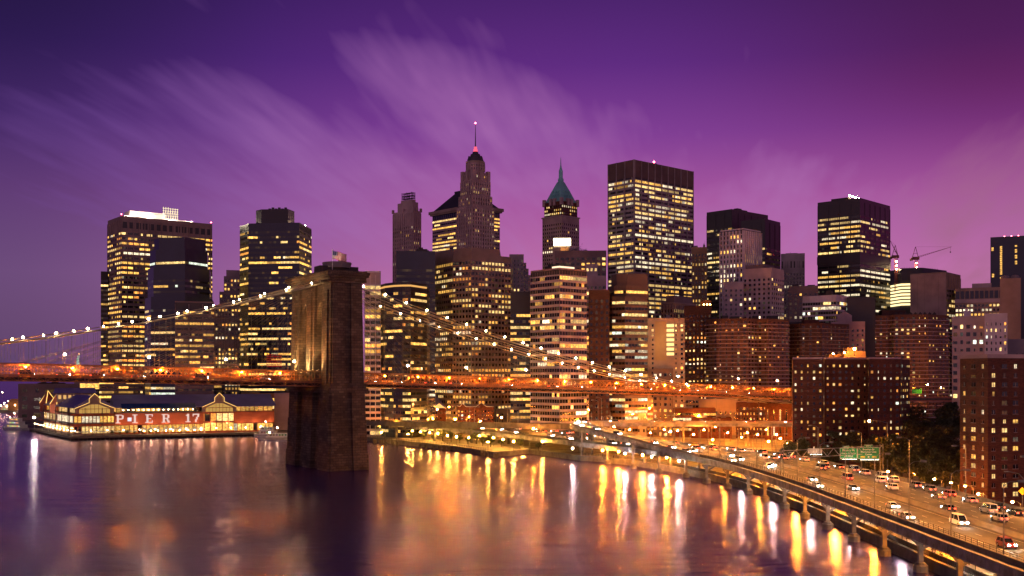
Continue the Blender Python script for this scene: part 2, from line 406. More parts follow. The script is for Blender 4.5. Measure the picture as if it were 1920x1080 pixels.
for sgn in (-1, 1):
    for c in (-1, 1):
        y0 = sgn*22.5
        a = [(4.35*c-2.75, min(y0, y0+sgn*1.0)), (4.35*c+2.75, min(y0, y0+sgn*1.0)), (4.35*c+2.75, max(y0, y0+sgn*1.0)), (4.35*c-2.75, max(y0, y0+sgn*1.0))]
        y1 = sgn*22.0
        b = [(4.0*c-2.5, min(y1, y1+sgn*.9)), (4.0*c+2.5, min(y1, y1+sgn*.9)), (4.0*c+2.5, max(y1, y1+sgn*.9)), (4.0*c-2.5, max(y1, y1+sgn*.9))]
        tw.prism(a, 36.6, 78.6, 0, None, b)
tower = tw.build('tower', stone, bridge); tag(tower, 'stone tower with two tall pointed arches')
aw = MB(); ZS, ZA, ZT = 58.0, 71.5, 79.0
for p, q in OPN:
    c = (p+q)/2; hw = (q-p)/2+.3; pts = []
    for i in range(13):
        s = -1+i/6; x = abs(s); pts.append((c+s*hw, ZS+(ZA-ZS)*(1-x**1.9)**.62 if x < 1 else ZS))
    for (v0, z0), (v1, z1) in zip(pts, pts[1:]):
        for u in (-6.0, 6.0):
            f = [(u, v0, z0), (u, v1, z1), (u, v1, ZT), (u, v0, ZT)]; aw.face(f if u > 0 else f[::-1])
        aw.face([(-6, v0, z0), (-6, v1, z1), (6, v1, z1), (6, v0, z0)])
aw.build('arch', stone, tower)
cn = MB()
for i, (u, v, z0, z1) in enumerate([(7.7, 22.9, 78.9, 80.2), (8.4, 23.5, 80.2, 81.3), (9.2, 24.3, 81.3, 82.3), (9.6, 24.7, 82.3, 83.4), (8.6, 23.8, 83.4, 84.0)]): cn.box(-u, -v, z0, u, v, z1)
for i in range(24):
    y = -22.6+i*1.965
    for u in (-8.3, 8.3): cn.box(u-.5, y-.35, 79.2, u+.5, y+.35, 80.21)
cn.build('cornice', stone, tower)
# --- deck
us = [UMIN+i*4.6 for i in range(int((UMAX-UMIN)/4.6)+1)]
dk = MB()
for a, b in zip(us, us[1:]):
    za, zb_ = ztop(a), ztop(b)
    for v0, v1, d0, d1, m in ((-12.6, -4.2, 4.5, 4.9, 0), (4.2, 12.6, 4.5, 4.9, 0), (-3.6, 3.6, .9, 1.2, 1)):
        P = [(a, v0, za-d0), (b, v0, zb_-d0), (b, v1, zb_-d0), (a, v1, za-d0)]; Q = [(x, y, z-(d1-d0)) for x, y, z in P]
        dk.face(P, m); dk.face(Q[::-1], m); dk.face([P[0], Q[0], Q[1], P[1]], m); dk.face([P[3], P[2], Q[2], Q[3]], m)
dk.build('road_deck', [asphalt, mat('boardwalk', (.16, .12, .085), .8)], bridge)
def truss_at(v, chord=.36, web=.17, low=True):
    t = MB()
    for i, (a, b) in enumerate(zip(us, us[1:])):
        za, zb_ = ztop(a), ztop(b); m = (a+b)/2; zm = ztop(m)
        t.bar((a, v, za), (b, v, zb_), chord, .42); t.bar((a, v, za-2.9), (b, v, zb_-2.9), .16, .2)
        t.bar((a, v, za-4.75), (b, v, zb_-4.75), chord*.8, .5)
        t.bar((a, v, za-4.9), (a, v, za), web*1.3)
        t.bar((m, v, zm-4.9), (m, v, zm), web); t.bar((a, v, za-4.0), (b, v, zb_-4.0), .12, .5)
        t.bar((a, v, za-4.7), (b, v, zb_), web); t.bar((a, v, za), (b, v, zb_-4.7), web)
        if low:
            t.bar((a, v, za-6.3), (b, v, zb_-6.3), .3, .4)
            t.bar((a, v, za-6.3), (a, v, za-4.9), web*1.3); t.bar((a, v, za-6.3), (m, v, zm-4.9), web); t.bar((m, v, zm-4.9), (b, v, zb_-6.3), web)
    return t
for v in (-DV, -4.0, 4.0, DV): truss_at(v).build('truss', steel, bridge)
fb = MB()
for a in us:
    z = ztop(a); fb.bar((a, -DV, z-5.6), (a, DV, z-5.6), .5, 1.2)
    fb.bar((a, -DV, z-.05), (a, DV, z-.05), .22, .3)
fb.build('floor_beams', steel_dark, bridge)
# --- cables
ZSAD = 81.3
zc0 = None
def cable_main(v):
    u1, z1 = zb(0, 644, -DV); k = ((u1+243)/243)**2; z0 = (z1-ZSAD*k)/(1-k)
    return lambda u: z0+(ZSAD-z0)*((u+243)/243)**2
ua, za_ = zb(960, 641, -DV); ub, zb2 = zb(1290, 725, -DV); uc, zc2 = zb(1484, 757, -DV)
side_fn = lagr([(0, ZSAD), (ua, za_), (ub, zb2)])
mainf = cable_main(-DV)
side_end = uc
def zside(u):
    if u <= ub: return side_fn(u)
    return zb2+(zc2-zb2)*(u-ub)/(uc-ub)
CABV = [-DV, -5.6, 5.6, DV]
for v in CABV:
    m = MB()
    m.tube([(u, v, mainf(u)) for u in [UMIN+(0-UMIN)*i/26 for i in range(27)]], .28, 8)
    m.tube([(u, v, zside(u)) for u in [side_end*i/30 for i in range(31)]], .17, 8)
    for h in (-.55, .55):                                # hand ropes above the cable
        m.tube([(u, v+h, mainf(u)+1.15) for u in [UMIN+(-4-UMIN)*i/20 for i in range(21)]], .07, 4)
        m.tube([(u, v+h, zside(u)+1.15) for u in [4+(ub-4)*i/20 for i in range(21)]], .07, 4)
    m.build('main_cable', cable_m, bridge)
hg = []
for v in (-DV, DV, -5.6, 5.6):
    for u in us:
        if abs(u) < 9 or u > ub-6: continue
        zt = mainf(u) if u < 0 else zside(u); zl = ztop(u)
        if zt-zl > 1.2: hg.append((v, u, zl, zt))
hg.sort(key=lambda h: h[0]); rest = MB(); hm = MB(); hm.cyl((0,0,0), (0,0,1), .05, .05, 5)
h0 = hm.build('hanger', hanger_m, bridge); first = True
for i, (v, u, zl, zt) in enumerate(hg):
    if i < 100:
        o = h0 if first else h0.copy()
        if not first: COL.objects.link(o)
        first = False; o.location = (u, v, zl); o.scale = (1, 1, zt-zl)
    else: rest.cyl((u, v, zl), (u, v, zt), .05, .05, 4, caps=False)
tag(rest.build('hangers', hanger_m, bridge), kind='stuff')
st = MB()
for v in CABV:
    for s in (-1, 1):
        for k in range(1, 15):
            u = s*(9+k*8.2)
            if UMIN < u < UMAX: st.cyl((s*6.5, v, 79.5), (u, v, ztop(u)), .05, .05, 4, caps=False)
st.build('stay_cables', hanger_m, bridge)
cl0 = MB(); cl0.ball(0, 0, 1.25, .42, n=8); cl0.cyl((0,0,.2), (0,0,.9), .1, .1, 5, m=1)
cl0 = cl0.build('cable_lamp', [ENECK, steel_dark], bridge); first = True
for v in (-DV, DV):
    u = -12.0
    lst = []
    while u > UMIN+5: lst.append((u, mainf(u))); u -= 11.2
    u = 12.0
    while u < ub+2: lst.append((u, zside(u))); u += 10.4
    for u, z in lst:
        o = cl0 if first else cl0.copy()
        if not first: COL.objects.link(o)
        first = False; o.location = (u, v, z); k_ = rnd.uniform(.75, 1.2); o.scale = (k_, k_, 1)
# --- lamps and traffic on the bridge deck
def lamp_proto(name, label, cat, h, arm, bulb, r, pole=pole_m, pr=.09, seg=8, lantern=False):
    root = thing(name, label, cat)
    m = MB(); m.cyl((0,0,0), (0,0,h), pr*1.5, pr, 8); m.cyl((0,0,0), (0,0,.5), pr*2.6, pr*2.2, 8)
    m.build('pole', pole, root)
    if arm:
        a = MB(); pts = [(0, 0, h-.3), (arm*.35, 0, h+.35), (arm*.75, 0, h+.6), (arm, 0, h+.55)]
        a.tube(pts, pr*.7, 6); a.build('arm', pole, root)
        b = MB(); b.box(arm-.2, -.17, h+.5, arm+.75, .17, h+.68); hd = b.build('lamp_head', pole, root)
        c = MB(); c.ball(arm+.3, 0, h+.38, r, n=8, rz=r*.8); c.build('bulb', bulb, hd)
    else:
        b = MB(); b.lathe(0, 0, [(pr*1.2, h), (r*.8, h+.12), (r*.8, h+.16)], 8); b.lathe(0, 0, [(r*.75, h+.16+r*1.7), (.05, h+.3+r*2.1)], 8)
        hd = b.build('lamp_head', pole, root)
        c = MB(); c.ball(0, 0, h+.16+r*.9, r, n=8); c.build('bulb', bulb, hd)
    return Proto(root)
deck_lamp = lamp_proto('bridge_lamp', 'x', 'street lamp', 4.6, 0, emat('walkway_bulb', (1, .72, .32), 900), .42)
wl = [px for px in (124, 283, 428, 556)]; wr = [770, 880, 992, 1118]
wpy = {124: 664, 283: 669, 428: 676, 556: 681, 770: 687, 880: 691, 992: 694, 1118: 700, 1278: 708, 1391: 716, 1464: 716}
nl = 0
for px in (124, 283, 428, 556, 770, 880, 992, 1278, 1391, 1464):
    u = u_of(px, 0); q = bw(u, 2.8, ztop(u)-.9)
    deck_lamp.put(q, TH, f'warm globe lamp over the bridge walkway, {ordn(nl)} of its row from the river end', 'walkway lamps along the bridge deck'); nl += 1
rlamp = thing('roadway_lamp', 'x', 'street lamp')
m = MB(); m.cyl((0,0,0), (0,0,3.3), .08, .06, 6); m.build('pole', pole_m, rlamp)
m = MB(); m.ball(0, 0, 3.4, .14, n=6); m.build('bulb', emat('roadway_bulb', (1, .24, .012), 15000), rlamp)
rlamp = Proto(rlamp); u = UMIN+12; i = 0
while u < UMAX-8:
    if abs(u) > 12:
        for v in (-8.2, 8.2):
            q = bw(u, v+3.4*(1 if v < 0 else -1), ztop(u)-4.45)
            rlamp.put(q, TH, f'orange lamp inside the {"near" if v < 0 else "far"} roadway trusses, {ordn(i)} from the Brooklyn end', 'orange lamps between the bridge trusses')
        i += 1
    u += 16.5
# uplights that wash the tower above the deck
fl = thing('flood_light', 'x', 'flood light')
m = MB(); m.box(-.45, -.3, 0, .45, .3, .25); m.build('housing', steel_dark, fl)
m = MB(); m.face([(-.4, -.26, .27), (.4, -.26, .27), (.4, .26, .27), (-.4, .26, .27)]); m.build('lens', emat('flood_lens', (1, .62, .22), 90), fl)
fl = Proto(fl); k = 0
for s in (-1, 1):
    for v in (-18.5, -8.6, 0, 8.6, 18.5):
        for du in (8.9, 11.5):
            u = s*du
            z = ztop(u)+.3 if abs(v) > 3 else ztop(u)-.6
            r = fl.put(bw(u, v*.66, z), TH, 'small warm flood light on the bridge deck washing up the stone tower', 'flood lights at the foot of the tower arches'); k += 1
            spd = bpy.data.lights.new('flood_beam', 'SPOT'); spd.energy = 9500; spd.color = (1, .60, .22); spd.spot_size = radians(70); spd.spot_blend = .6; spd.shadow_soft_size = .3
            sp = bpy.data.objects.new('flood_beam', spd); COL.objects.link(sp); sp.location = bw(u, v*.8, z+.5)
            tgt = bw(s*5.5, v, 64); sp.rotation_euler = (tgt-sp.location).to_track_quat('-Z', 'Y').to_euler()
# --- flag on the tower
fg = thing('flag_pole', 'white pole on the stone tower flying a striped flag with a dark blue canton', 'flag', bw(0, -7, 84.0), 0)
m = MB(); m.cyl((0,0,0), (0,0,10.4), .13, .09, 8); m.ball(0, 0, 10.5, .2); m.cyl((-1.3,0,.1), (0,0,1.6), .06, .06, 5); m.cyl((1.3,0,.1), (0,0,1.6), .06, .06, 5); m.build('pole', paint_white, fg)
m = MB(); nx = 16
def fpt(i, j):
    s = i/nx*6.4; return (s*.93, .55*sin(s*1.25)+.1*s, 10.2-j*.27-.26*s-.12*sin(s*1.6+j*.2))
for j in range(13):
    for i in range(nx):
        can = i < 6 and j < 7
        star = can and (i % 2 == 0) and (j % 2 == 1)
        m.face([fpt(i, j), fpt(i, j+1), fpt(i+1, j+1), fpt(i+1, j)], 3 if star else 2 if can else (0 if j % 2 == 0 else 1))
m.build('flag', [mat('flag_red', (.5, .03, .04), .8), mat('flag_white', (.75, .72, .7), .8), mat('flag_blue', (.03, .04, .16), .8), mat('flag_star', (.5, .5, .6), .8)], fg)
spd = bpy.data.lights.new('flag_light', 'SPOT'); spd.energy = 2500; spd.color = (1, .8, .55); spd.spot_size = radians(50); spd.shadow_soft_size = .2
sp = bpy.data.objects.new('flag_light', spd); COL.objects.link(sp); sp.location = bw(-2, -12, 84.3); sp.rotation_euler = (bw(1, -7, 93)-sp.location).to_track_quat('-Z', 'Y').to_euler()
# ================================================================== elevated highway along the river
HP = Path([(81,95,9), (80.5,140,9), (80,200,9), (80,256,9), (79.5,300,9), (78,338,9), (75,376,9), (69.5,410,9), (61,436,8.9), (50,464,8.6), (34,500,8.4), (14,540,8.6), (-14,585,9.2), (-50,628,10), (-92,680,10.6), (-150,770,10.6)], 8)
HW = 36.0
hwy = thing('elevated_highway', 'grey elevated highway on river piers curving away towards the bridge', 'viaduct')
m = MB(); HP.sweep(m, [(0.3, -.02), (HW, -.02), (HW, -.9), (0.3, -.9)]); m.build('road_deck', asphalt, hwy)
m = MB(); HP.sweep(m, [(-.25, -.15), (.25, -.15), (.25, -1.9), (-.25, -1.9)]); HP.sweep(m, [(-.4, .02), (.4, .02), (.4, -.15), (-.4, -.15)]); HP.sweep(m, [(-.4, -1.9), (.4, -1.9), (.4, -2.02), (-.4, -2.02)])
d = 2
while d < HP.L-2:
    q, a = HP.loc(d, -.25, -1.02); n = Vector((sin(a), -cos(a), 0))
    m.bar(q+Vector((0,0,-.85)), q+Vector((0,0,.85)), .16, .16, 1); d += 5.2
m.build('girder', [girder_m, mat('girder_rib', (.22, .21, .25), .6)], hwy)
m = MB()
for o in (8, 16, 24, 32): HP.sweep(m, [(o-.2, -.9), (o+.2, -.9), (o+.2, -1.9), (o-.2, -1.9)])
m.build('inner_girder', girder_m, hwy)
m = MB(); HP.sweep(m, [(.9, -.02), (.9, .95), (1.0, 1.0), (1.3, 1.0), (1.5, -.02)]); HP.sweep(m, [(HW-1, -.02), (HW-.8, .9), (HW-.5, .9), (HW-.3, -.02)]); m.build('parapet', concrete_dark, hwy)
m = MB(); HP.sweep(m, [(15.4, -.02), (15.65, .35), (15.75, .95), (16.0, .95), (16.1, .35), (16.35, -.02)]); m.build('median_barrier', concrete, hwy)
m = MB(); d = 0
while d < HP.L-2:
    q, a = HP.loc(d, 1.15, 1.0); m.bar(q, q+Vector((0,0,1.05)), .07, .07); d += 2.4
for dz in (1.3, 1.65, 2.0):
    for i in range(len(HP.p)-1): m.bar(HP.at(i, 1.15, dz), HP.at(i+1, 1.15, dz), .06)
m.build('guard_rail', steel_dark, hwy)
m = MB()
for o in (6.3, 9.9, 20.9, 24.5, 28.3):
    d = 1
    while d < HP.L-4:
        a_, _ = HP.loc(d, o-.08, -.012); b_, _ = HP.loc(d, o+.08, -.012); c_, _ = HP.loc(d+3, o+.08, -.012); e_, _ = HP.loc(d+3, o-.08, -.012)
        m.face([a_, b_, c_, e_]); d += 9
for o in (2.6, 13.9, 17.6, 33.6):
    for i in range(len(HP.p)-1): m.face([HP.at(i, o-.07, -.012), HP.at(i, o+.07, -.012), HP.at(i+1, o+.07, -.012), HP.at(i+1, o-.07, -.012)])
m.build('lane_markings', mat('lane_paint', (.6, .58, .5), .7, var=.3, vscale=1), hwy)
# ramp that rises off the river side and doubles back inland
RP = Path([(70.5,405,9.1), (62,434,10.1), (50.5,463,12.2), (36,494,14.6), (29,516,15.6), (31,536,15.8), (46,554,15.6), (80,566,15.0), (120,574,14.6), (165,581,14.0), (230,590,13.0)], 8)
rampt = thing('highway_ramp', 'raised concrete ramp doubling back inland from the river highway at a tight bend', 'ramp')
m = MB(); RP.sweep(m, [(.3, 0), (10, 0), (10, -.8), (.3, -.8)]); m.build('road_deck', asphalt, rampt)
m = MB(); RP.sweep(m, [(-.2, .1), (.3, .1), (.3, -1.6), (-.2, -1.6)]); m.build('girder', girder_m, rampt); m = MB(); RP.sweep(m, [(9.9, .1), (10.3, .1), (10.3, -1.6), (9.9, -1.6)]); m.build('girder', girder_m, rampt)
m = MB(); RP.sweep(m, [(.3, 0), (.4, 1.0), (.7, 1.0), (.9, 0)]); m.build('parapet', concrete, rampt); m = MB(); RP.sweep(m, [(9.2, 0), (9.3, 1.0), (9.6, 1.0), (9.8, 0)]); m.build('parapet', concrete, rampt)
m = MB(); RP.sweep(m, [(5.0, .012), (5.15, .012), (5.15, .02), (5.0, .02)]); m.build('lane_markings', MT['lane_paint'], rampt)
for i in range(30, len(RP.p)-2, 7):
    m = MB(); q = RP.at(i, 5)
    m.cyl((q.x, q.y, 2.3), (q.x, q.y, q.z-2.4), .6, .6, 8); a = RP.at(i, .2, -2.0); b = RP.at(i, 9.8, -2.0); m.bar(a, b, 1.0, .9); m.build('bent', concrete, rampt)
# second raised ramp nearer the tower
R2 = Path([(38,548,13.4), (22,566,13.4), (0,578,13.2), (-25,592,12.8), (-52,612,12.2), (-84,650,11.5), (-120,700,11.0)], 6)
r2 = thing('highway_ramp', 'low grey ramp on round columns behind the lamp lit riverside park', 'ramp')
m = MB(); R2.sweep(m, [(0, 0), (9, 0), (9, -.8), (0, -.8)]); m.build('road_deck', asphalt, r2)
m = MB(); R2.sweep(m, [(-.3, 1.0), (.1, 1.0), (.1, -1.8), (-.3, -1.8)]); m.build('parapet', concrete_dark, r2); m = MB(); R2.sweep(m, [(8.9, 1.0), (9.3, 1.0), (9.3, -1.8), (8.9, -1.8)]); m.build('parapet', concrete_dark, r2)
for i in range(3, len(R2.p), 5):
    m = MB(); q = R2.at(i, 4.5); m.cyl((q.x, q.y, 2.3), (q.x, q.y, q.z-2.5), .8, .8, 8); m.bar(R2.at(i, -.6, -2.2), R2.at(i, 9.4, -2.2), 1.2, 1.0); m.build('bent', concrete_dark, r2)
# river piers of the highway
PIERS = [(1091,863,1), (1139,870,1), (1187,879,1), (1235,887,1), (1286,895,1), (1325,906,0), (1364,916,0), (1403,926,0), (1434,940,0), (1471,953,0), (1509,972,0), (1552,992,0), (1601,1015,0), (1658,1042,0), (1726,1072,0)]
pm = MB(); pm.lathe(0, 0, [(1.5, -3), (1.5, 1.3), (1.2, 1.5), (1.0, 1.8)], 10); pm.cyl((0,0,1.7), (0,0,5.6), .52, .48, 10)
cap_me = MB(); cap_me.bar((0,-.2,6.3), (0,0,6.3), .2, .2)
hl_all = []
def pier(x, y, up, j):
    dist = min(range(len(HP.p)), key=lambda i: (HP.p[i].x-x)**2+(HP.p[i].y-y)**2); n = HP.nm[dist]; a = atan2(n.y, n.x)
    ztop_ = 0
    g = MB(); g.lathe(0, 0, [(1.5, -3), (1.5, 1.3), (1.2, 1.5), (.9, 1.9)], 10); b = g.build('footing', concrete_dark, hwy); b.location = (x, y, 0)
    g = MB()
    zt = 6.3
    if up:
        r = min(range(len(RP.p)), key=lambda i: (RP.p[i].x-x)**2+(RP.p[i].y-y)**2); zt = RP.p[r].z-1.7
    g.box(-.45, -.42, 1.8, .45, .42, zt); s = 1
    if not up:
        g.prism([(-1.6, -.5), (5.5, -.5), (5.5, .5), (-1.6, .5)], 6.2, 6.95); g.bar((.3, 0, 4.6), (3.2, 0, 6.3), .5, .5); g.bar((-.2, 0, 5.1), (-1.3, 0, 6.3), .4, .4)
        g.cyl((16, 0, 2.4), (16, 0, 7.1), .55, .55, 8); g.cyl((30, 0, 2.4), (30, 0, 7.1), .55, .55, 8); g.bar((5, 0, 6.6), (34, 0, 6.6), .8, .9)
    else:
        g.bar((-.6, 0, zt-.3), (6, 0, zt-.3), .8, .8); g.box(5.2, -.42, 2.4, 6.0, .42, zt-.6)
    o = g.build('pier', mat('pier_steel', (.17, .15, .16), .6, var=.3), hwy); o.location = (x, y, 0); o.rotation_euler = (0, 0, a)
PIERP = []
for j, (px, py, up) in enumerate(PIERS):
    x, y, _ = AT(px, py, 0); PIERP.append((x, y)); pier(x, y, up, j)
for j, (x, y) in enumerate([(82.7, 197), (82.7, 178)]): pier(x, y, 0, j)
# esplanade under the highway
ES = Path([(85.6,70,2.5), (85.6,200,2.5), (85.6,300,2.5), (84,340,2.5), (80.6,380,2.5), (74.6,412,2.5), (66.5,440,2.5), (54.5,470,2.5), (40.5,494,2.5), (33,501,2.5)], 6)
m = MB()
for i in range(len(ES.p)-1): m.face([ES.at(i, .1, .012), ES.at(i, 17, .012), ES.at(i+1, 17, .012), ES.at(i+1, .1, .012)])
tag(m.build('esplanade_path', mat('esplanade_paving', (.42, .36, .27), .8, var=.25, vscale=.3)), kind='structure')
rail = thing('esplanade_railing', 'long slatted railing along the water edge of the esplanade under the highway', 'railing')
m = MB(); ES.sweep(m, [(.25, 1.05), (.35, 1.05), (.35, 1.15), (.25, 1.15)]); ES.sweep(m, [(.27, .2), (.33, .2), (.33, .28), (.27, .28)]); m.build('rail', steel_dark, rail)
m = MB(); d = 60
while d < ES.L-.5:
    q, a = ES.loc(d, .3, 0); m.bar(q, q+Vector((0,0,1.1)), .12, .30); d += .8
tag(m.build('slats', steel_dark, rail), kind='stuff')
m = MB(); m.bar((0,0,0), (0,0,1.25), .16, .16); p0_ = m.build('post', steel_dark, rail)
for i in range(40):
    o = p0_ if i == 0 else p0_.copy()
    if i: COL.objects.link(o)
    o.location = ES.loc(70+i*11, .3, 0)[0]
# ================================================================== buildings
GY = (1.0, .52, .10); GP = (1.0, .65, .22); GW = (1.0, .82, .52); GO = (1.0, .36, .06); GC = (.85, .95, .75)
PAL = {'yellow': [(GY, 5), (GP, 3), (GW, .6), (GO, .8)], 'bright': [(GP, 4), (GW, 3), (GY, 3)], 'home': [(GP, 3), (GY, 3), (GW, 1.6), (GO, 1.2), (GC, .35)], 'cool': [(GP, 3), (GW, 2), (GC, 1.2), (GY, 1.5)]}
def pick(r, pal):
    tot = sum(w for _, w in PAL[pal]); x = r.random()*tot
    for c, w in PAL[pal]:
        x -= w
        if x <= 0: return c
    return PAL[pal][0][0]
ST = {}
def style(name, **kw):
    d = dict(fh=3.8, bw=3.0, ww=.8, wh=.55, pd=.3, pe=1, sp=.2, lit=.25, full=.12, run=.6, pal='yellow', lo=.45, hi=2.2, top=4, bot=0, dim=.02, glass=True)
    d.update(kw); ST[name] = d
style('grid_tan', fh=3.9, bw=1.55, ww=.92, wh=.44, pd=.5, pe=3, sp=.3, lit=.5, full=.45, run=.7, top=11)
style('ribbon_blue', fh=3.9, bw=1.9, ww=1.0, wh=.4, pd=0, sp=.15, lit=.17, full=.3, run=.75, top=8, hi=1.3, pal='cool')
style('ribbon_dark', fh=3.8, bw=1.8, ww=.95, wh=.42, pd=.12, sp=.15, lit=.32, full=.26, run=.65, top=5)
style('ribbon_lit', fh=3.7, bw=1.8, ww=.95, wh=.45, pd=.12, sp=.15, lit=.4, full=.42, run=.65, top=7)
style('punched', fh=3.6, bw=2.7, ww=.5, wh=.5, pd=0, sp=0, lit=.36, full=.1, run=.3, top=5)
style('punched_few', fh=3.5, bw=3.4, ww=.42, wh=.5, pd=0, sp=0, lit=.1, full=.02, run=.3, top=4, pal='bright')
style('deco', fh=3.7, bw=2.5, ww=.42, wh=.55, pd=.7, sp=.15, lit=.28, full=.02, run=.3, top=4, pal='bright', hi=1.0)
style('bank', fh=4.0, bw=2.3, ww=.9, wh=.5, pd=.4, pe=4, sp=.2, lit=.5, full=.45, run=.6, top=16, pal='bright', hi=1.6, lo=.4)
style('black', fh=3.9, bw=1.9, ww=.9, wh=.42, pd=.25, pe=5, sp=.12, lit=.42, full=.36, run=.62, top=12, pal='bright', hi=1.5)
style('piers_white', fh=3.7, bw=3.0, ww=.5, wh=.62, pd=1.0, sp=.1, lit=.2, full=.14, run=.6, top=3.5, pal='bright')
style('striped', fh=3.6, bw=2.1, ww=.92, wh=.6, pd=.15, sp=.45, lit=.32, full=.08, run=.5, top=3)
style('brick_flat', fh=2.95, bw=4.3, ww=.36, wh=.5, pd=0, sp=0, lit=.26, full=0, run=.1, top=1.6, pal='home', hi=1.5)
style('balcony', fh=3.0, bw=4.4, ww=.36, wh=.48, pd=0, sp=0, lit=.15, full=0, run=.25, top=1.2, pal='home', hi=1.8, band=True)
style('lowrise', fh=3.6, bw=3.0, ww=.45, wh=.5, pd=0, sp=0, lit=.18, full=.04, run=.4, top=1.2, pal='home', hi=1.2)
style('blank', fh=4, bw=4, ww=.3, wh=.4, pd=0, sp=0, lit=0, full=0, top=1e6)
wc = {
 'tan': ((.32, .235, .205), .8), 'pink': ((.46, .32, .33), .85), 'pale': ((.47, .37, .39), .85), 'white': ((.66, .57, .62), .8), 'brown': ((.14, .09, .085), .8),
 'navy': ((.018, .022, .055), .25), 'black': ((.022, .018, .024), .35), 'brick': ((.125, .040, .026), .9), 'darkbrick': ((.095, .045, .036), .9), 'purple': ((.20, .15, .16), .75),
 'sand': ((.34, .24, .14), .85), 'steel': ((.34, .29, .30), .45), 'grey': ((.26, .23, .25), .85), 'dark': ((.05, .042, .045), .7), 'teal': ((.20, .52, .50), .6), 'slate': ((.045, .04, .06), .6), 'redstripe': ((.34, .20, .19), .7), 'violetroof': ((.15, .14, .40), .5)}
def WM(k):
    col, r = wc[k]
    br = {'brick': (.9, .3, .03, .8), 'darkbrick': (.9, .3, .03, .8)}.get(k)
    return mat('facade_'+k, col, r, var=.22, vscale=.06, brick=br)
ROOFM = mat('roof_gravel', (.075, .065, .07), .9)
OCC = []                     # silhouettes in photo pixels, so single windows are spent only where they show
GLOWM = {}
def glow_mesh(c, it):
    key = (c, round(it, 1))
    if key not in GLOWM:
        b = MB(); b.face([(-.5, 0, -.5), (.5, 0, -.5), (.5, 0, .5), (-.5, 0, .5)], 0, tuple(x*it for x in c))
        o = b.build('window', GLASS); GLOWM[key] = o.data; bpy.data.objects.remove(o)
    return GLOWM[key]
BLDS = []
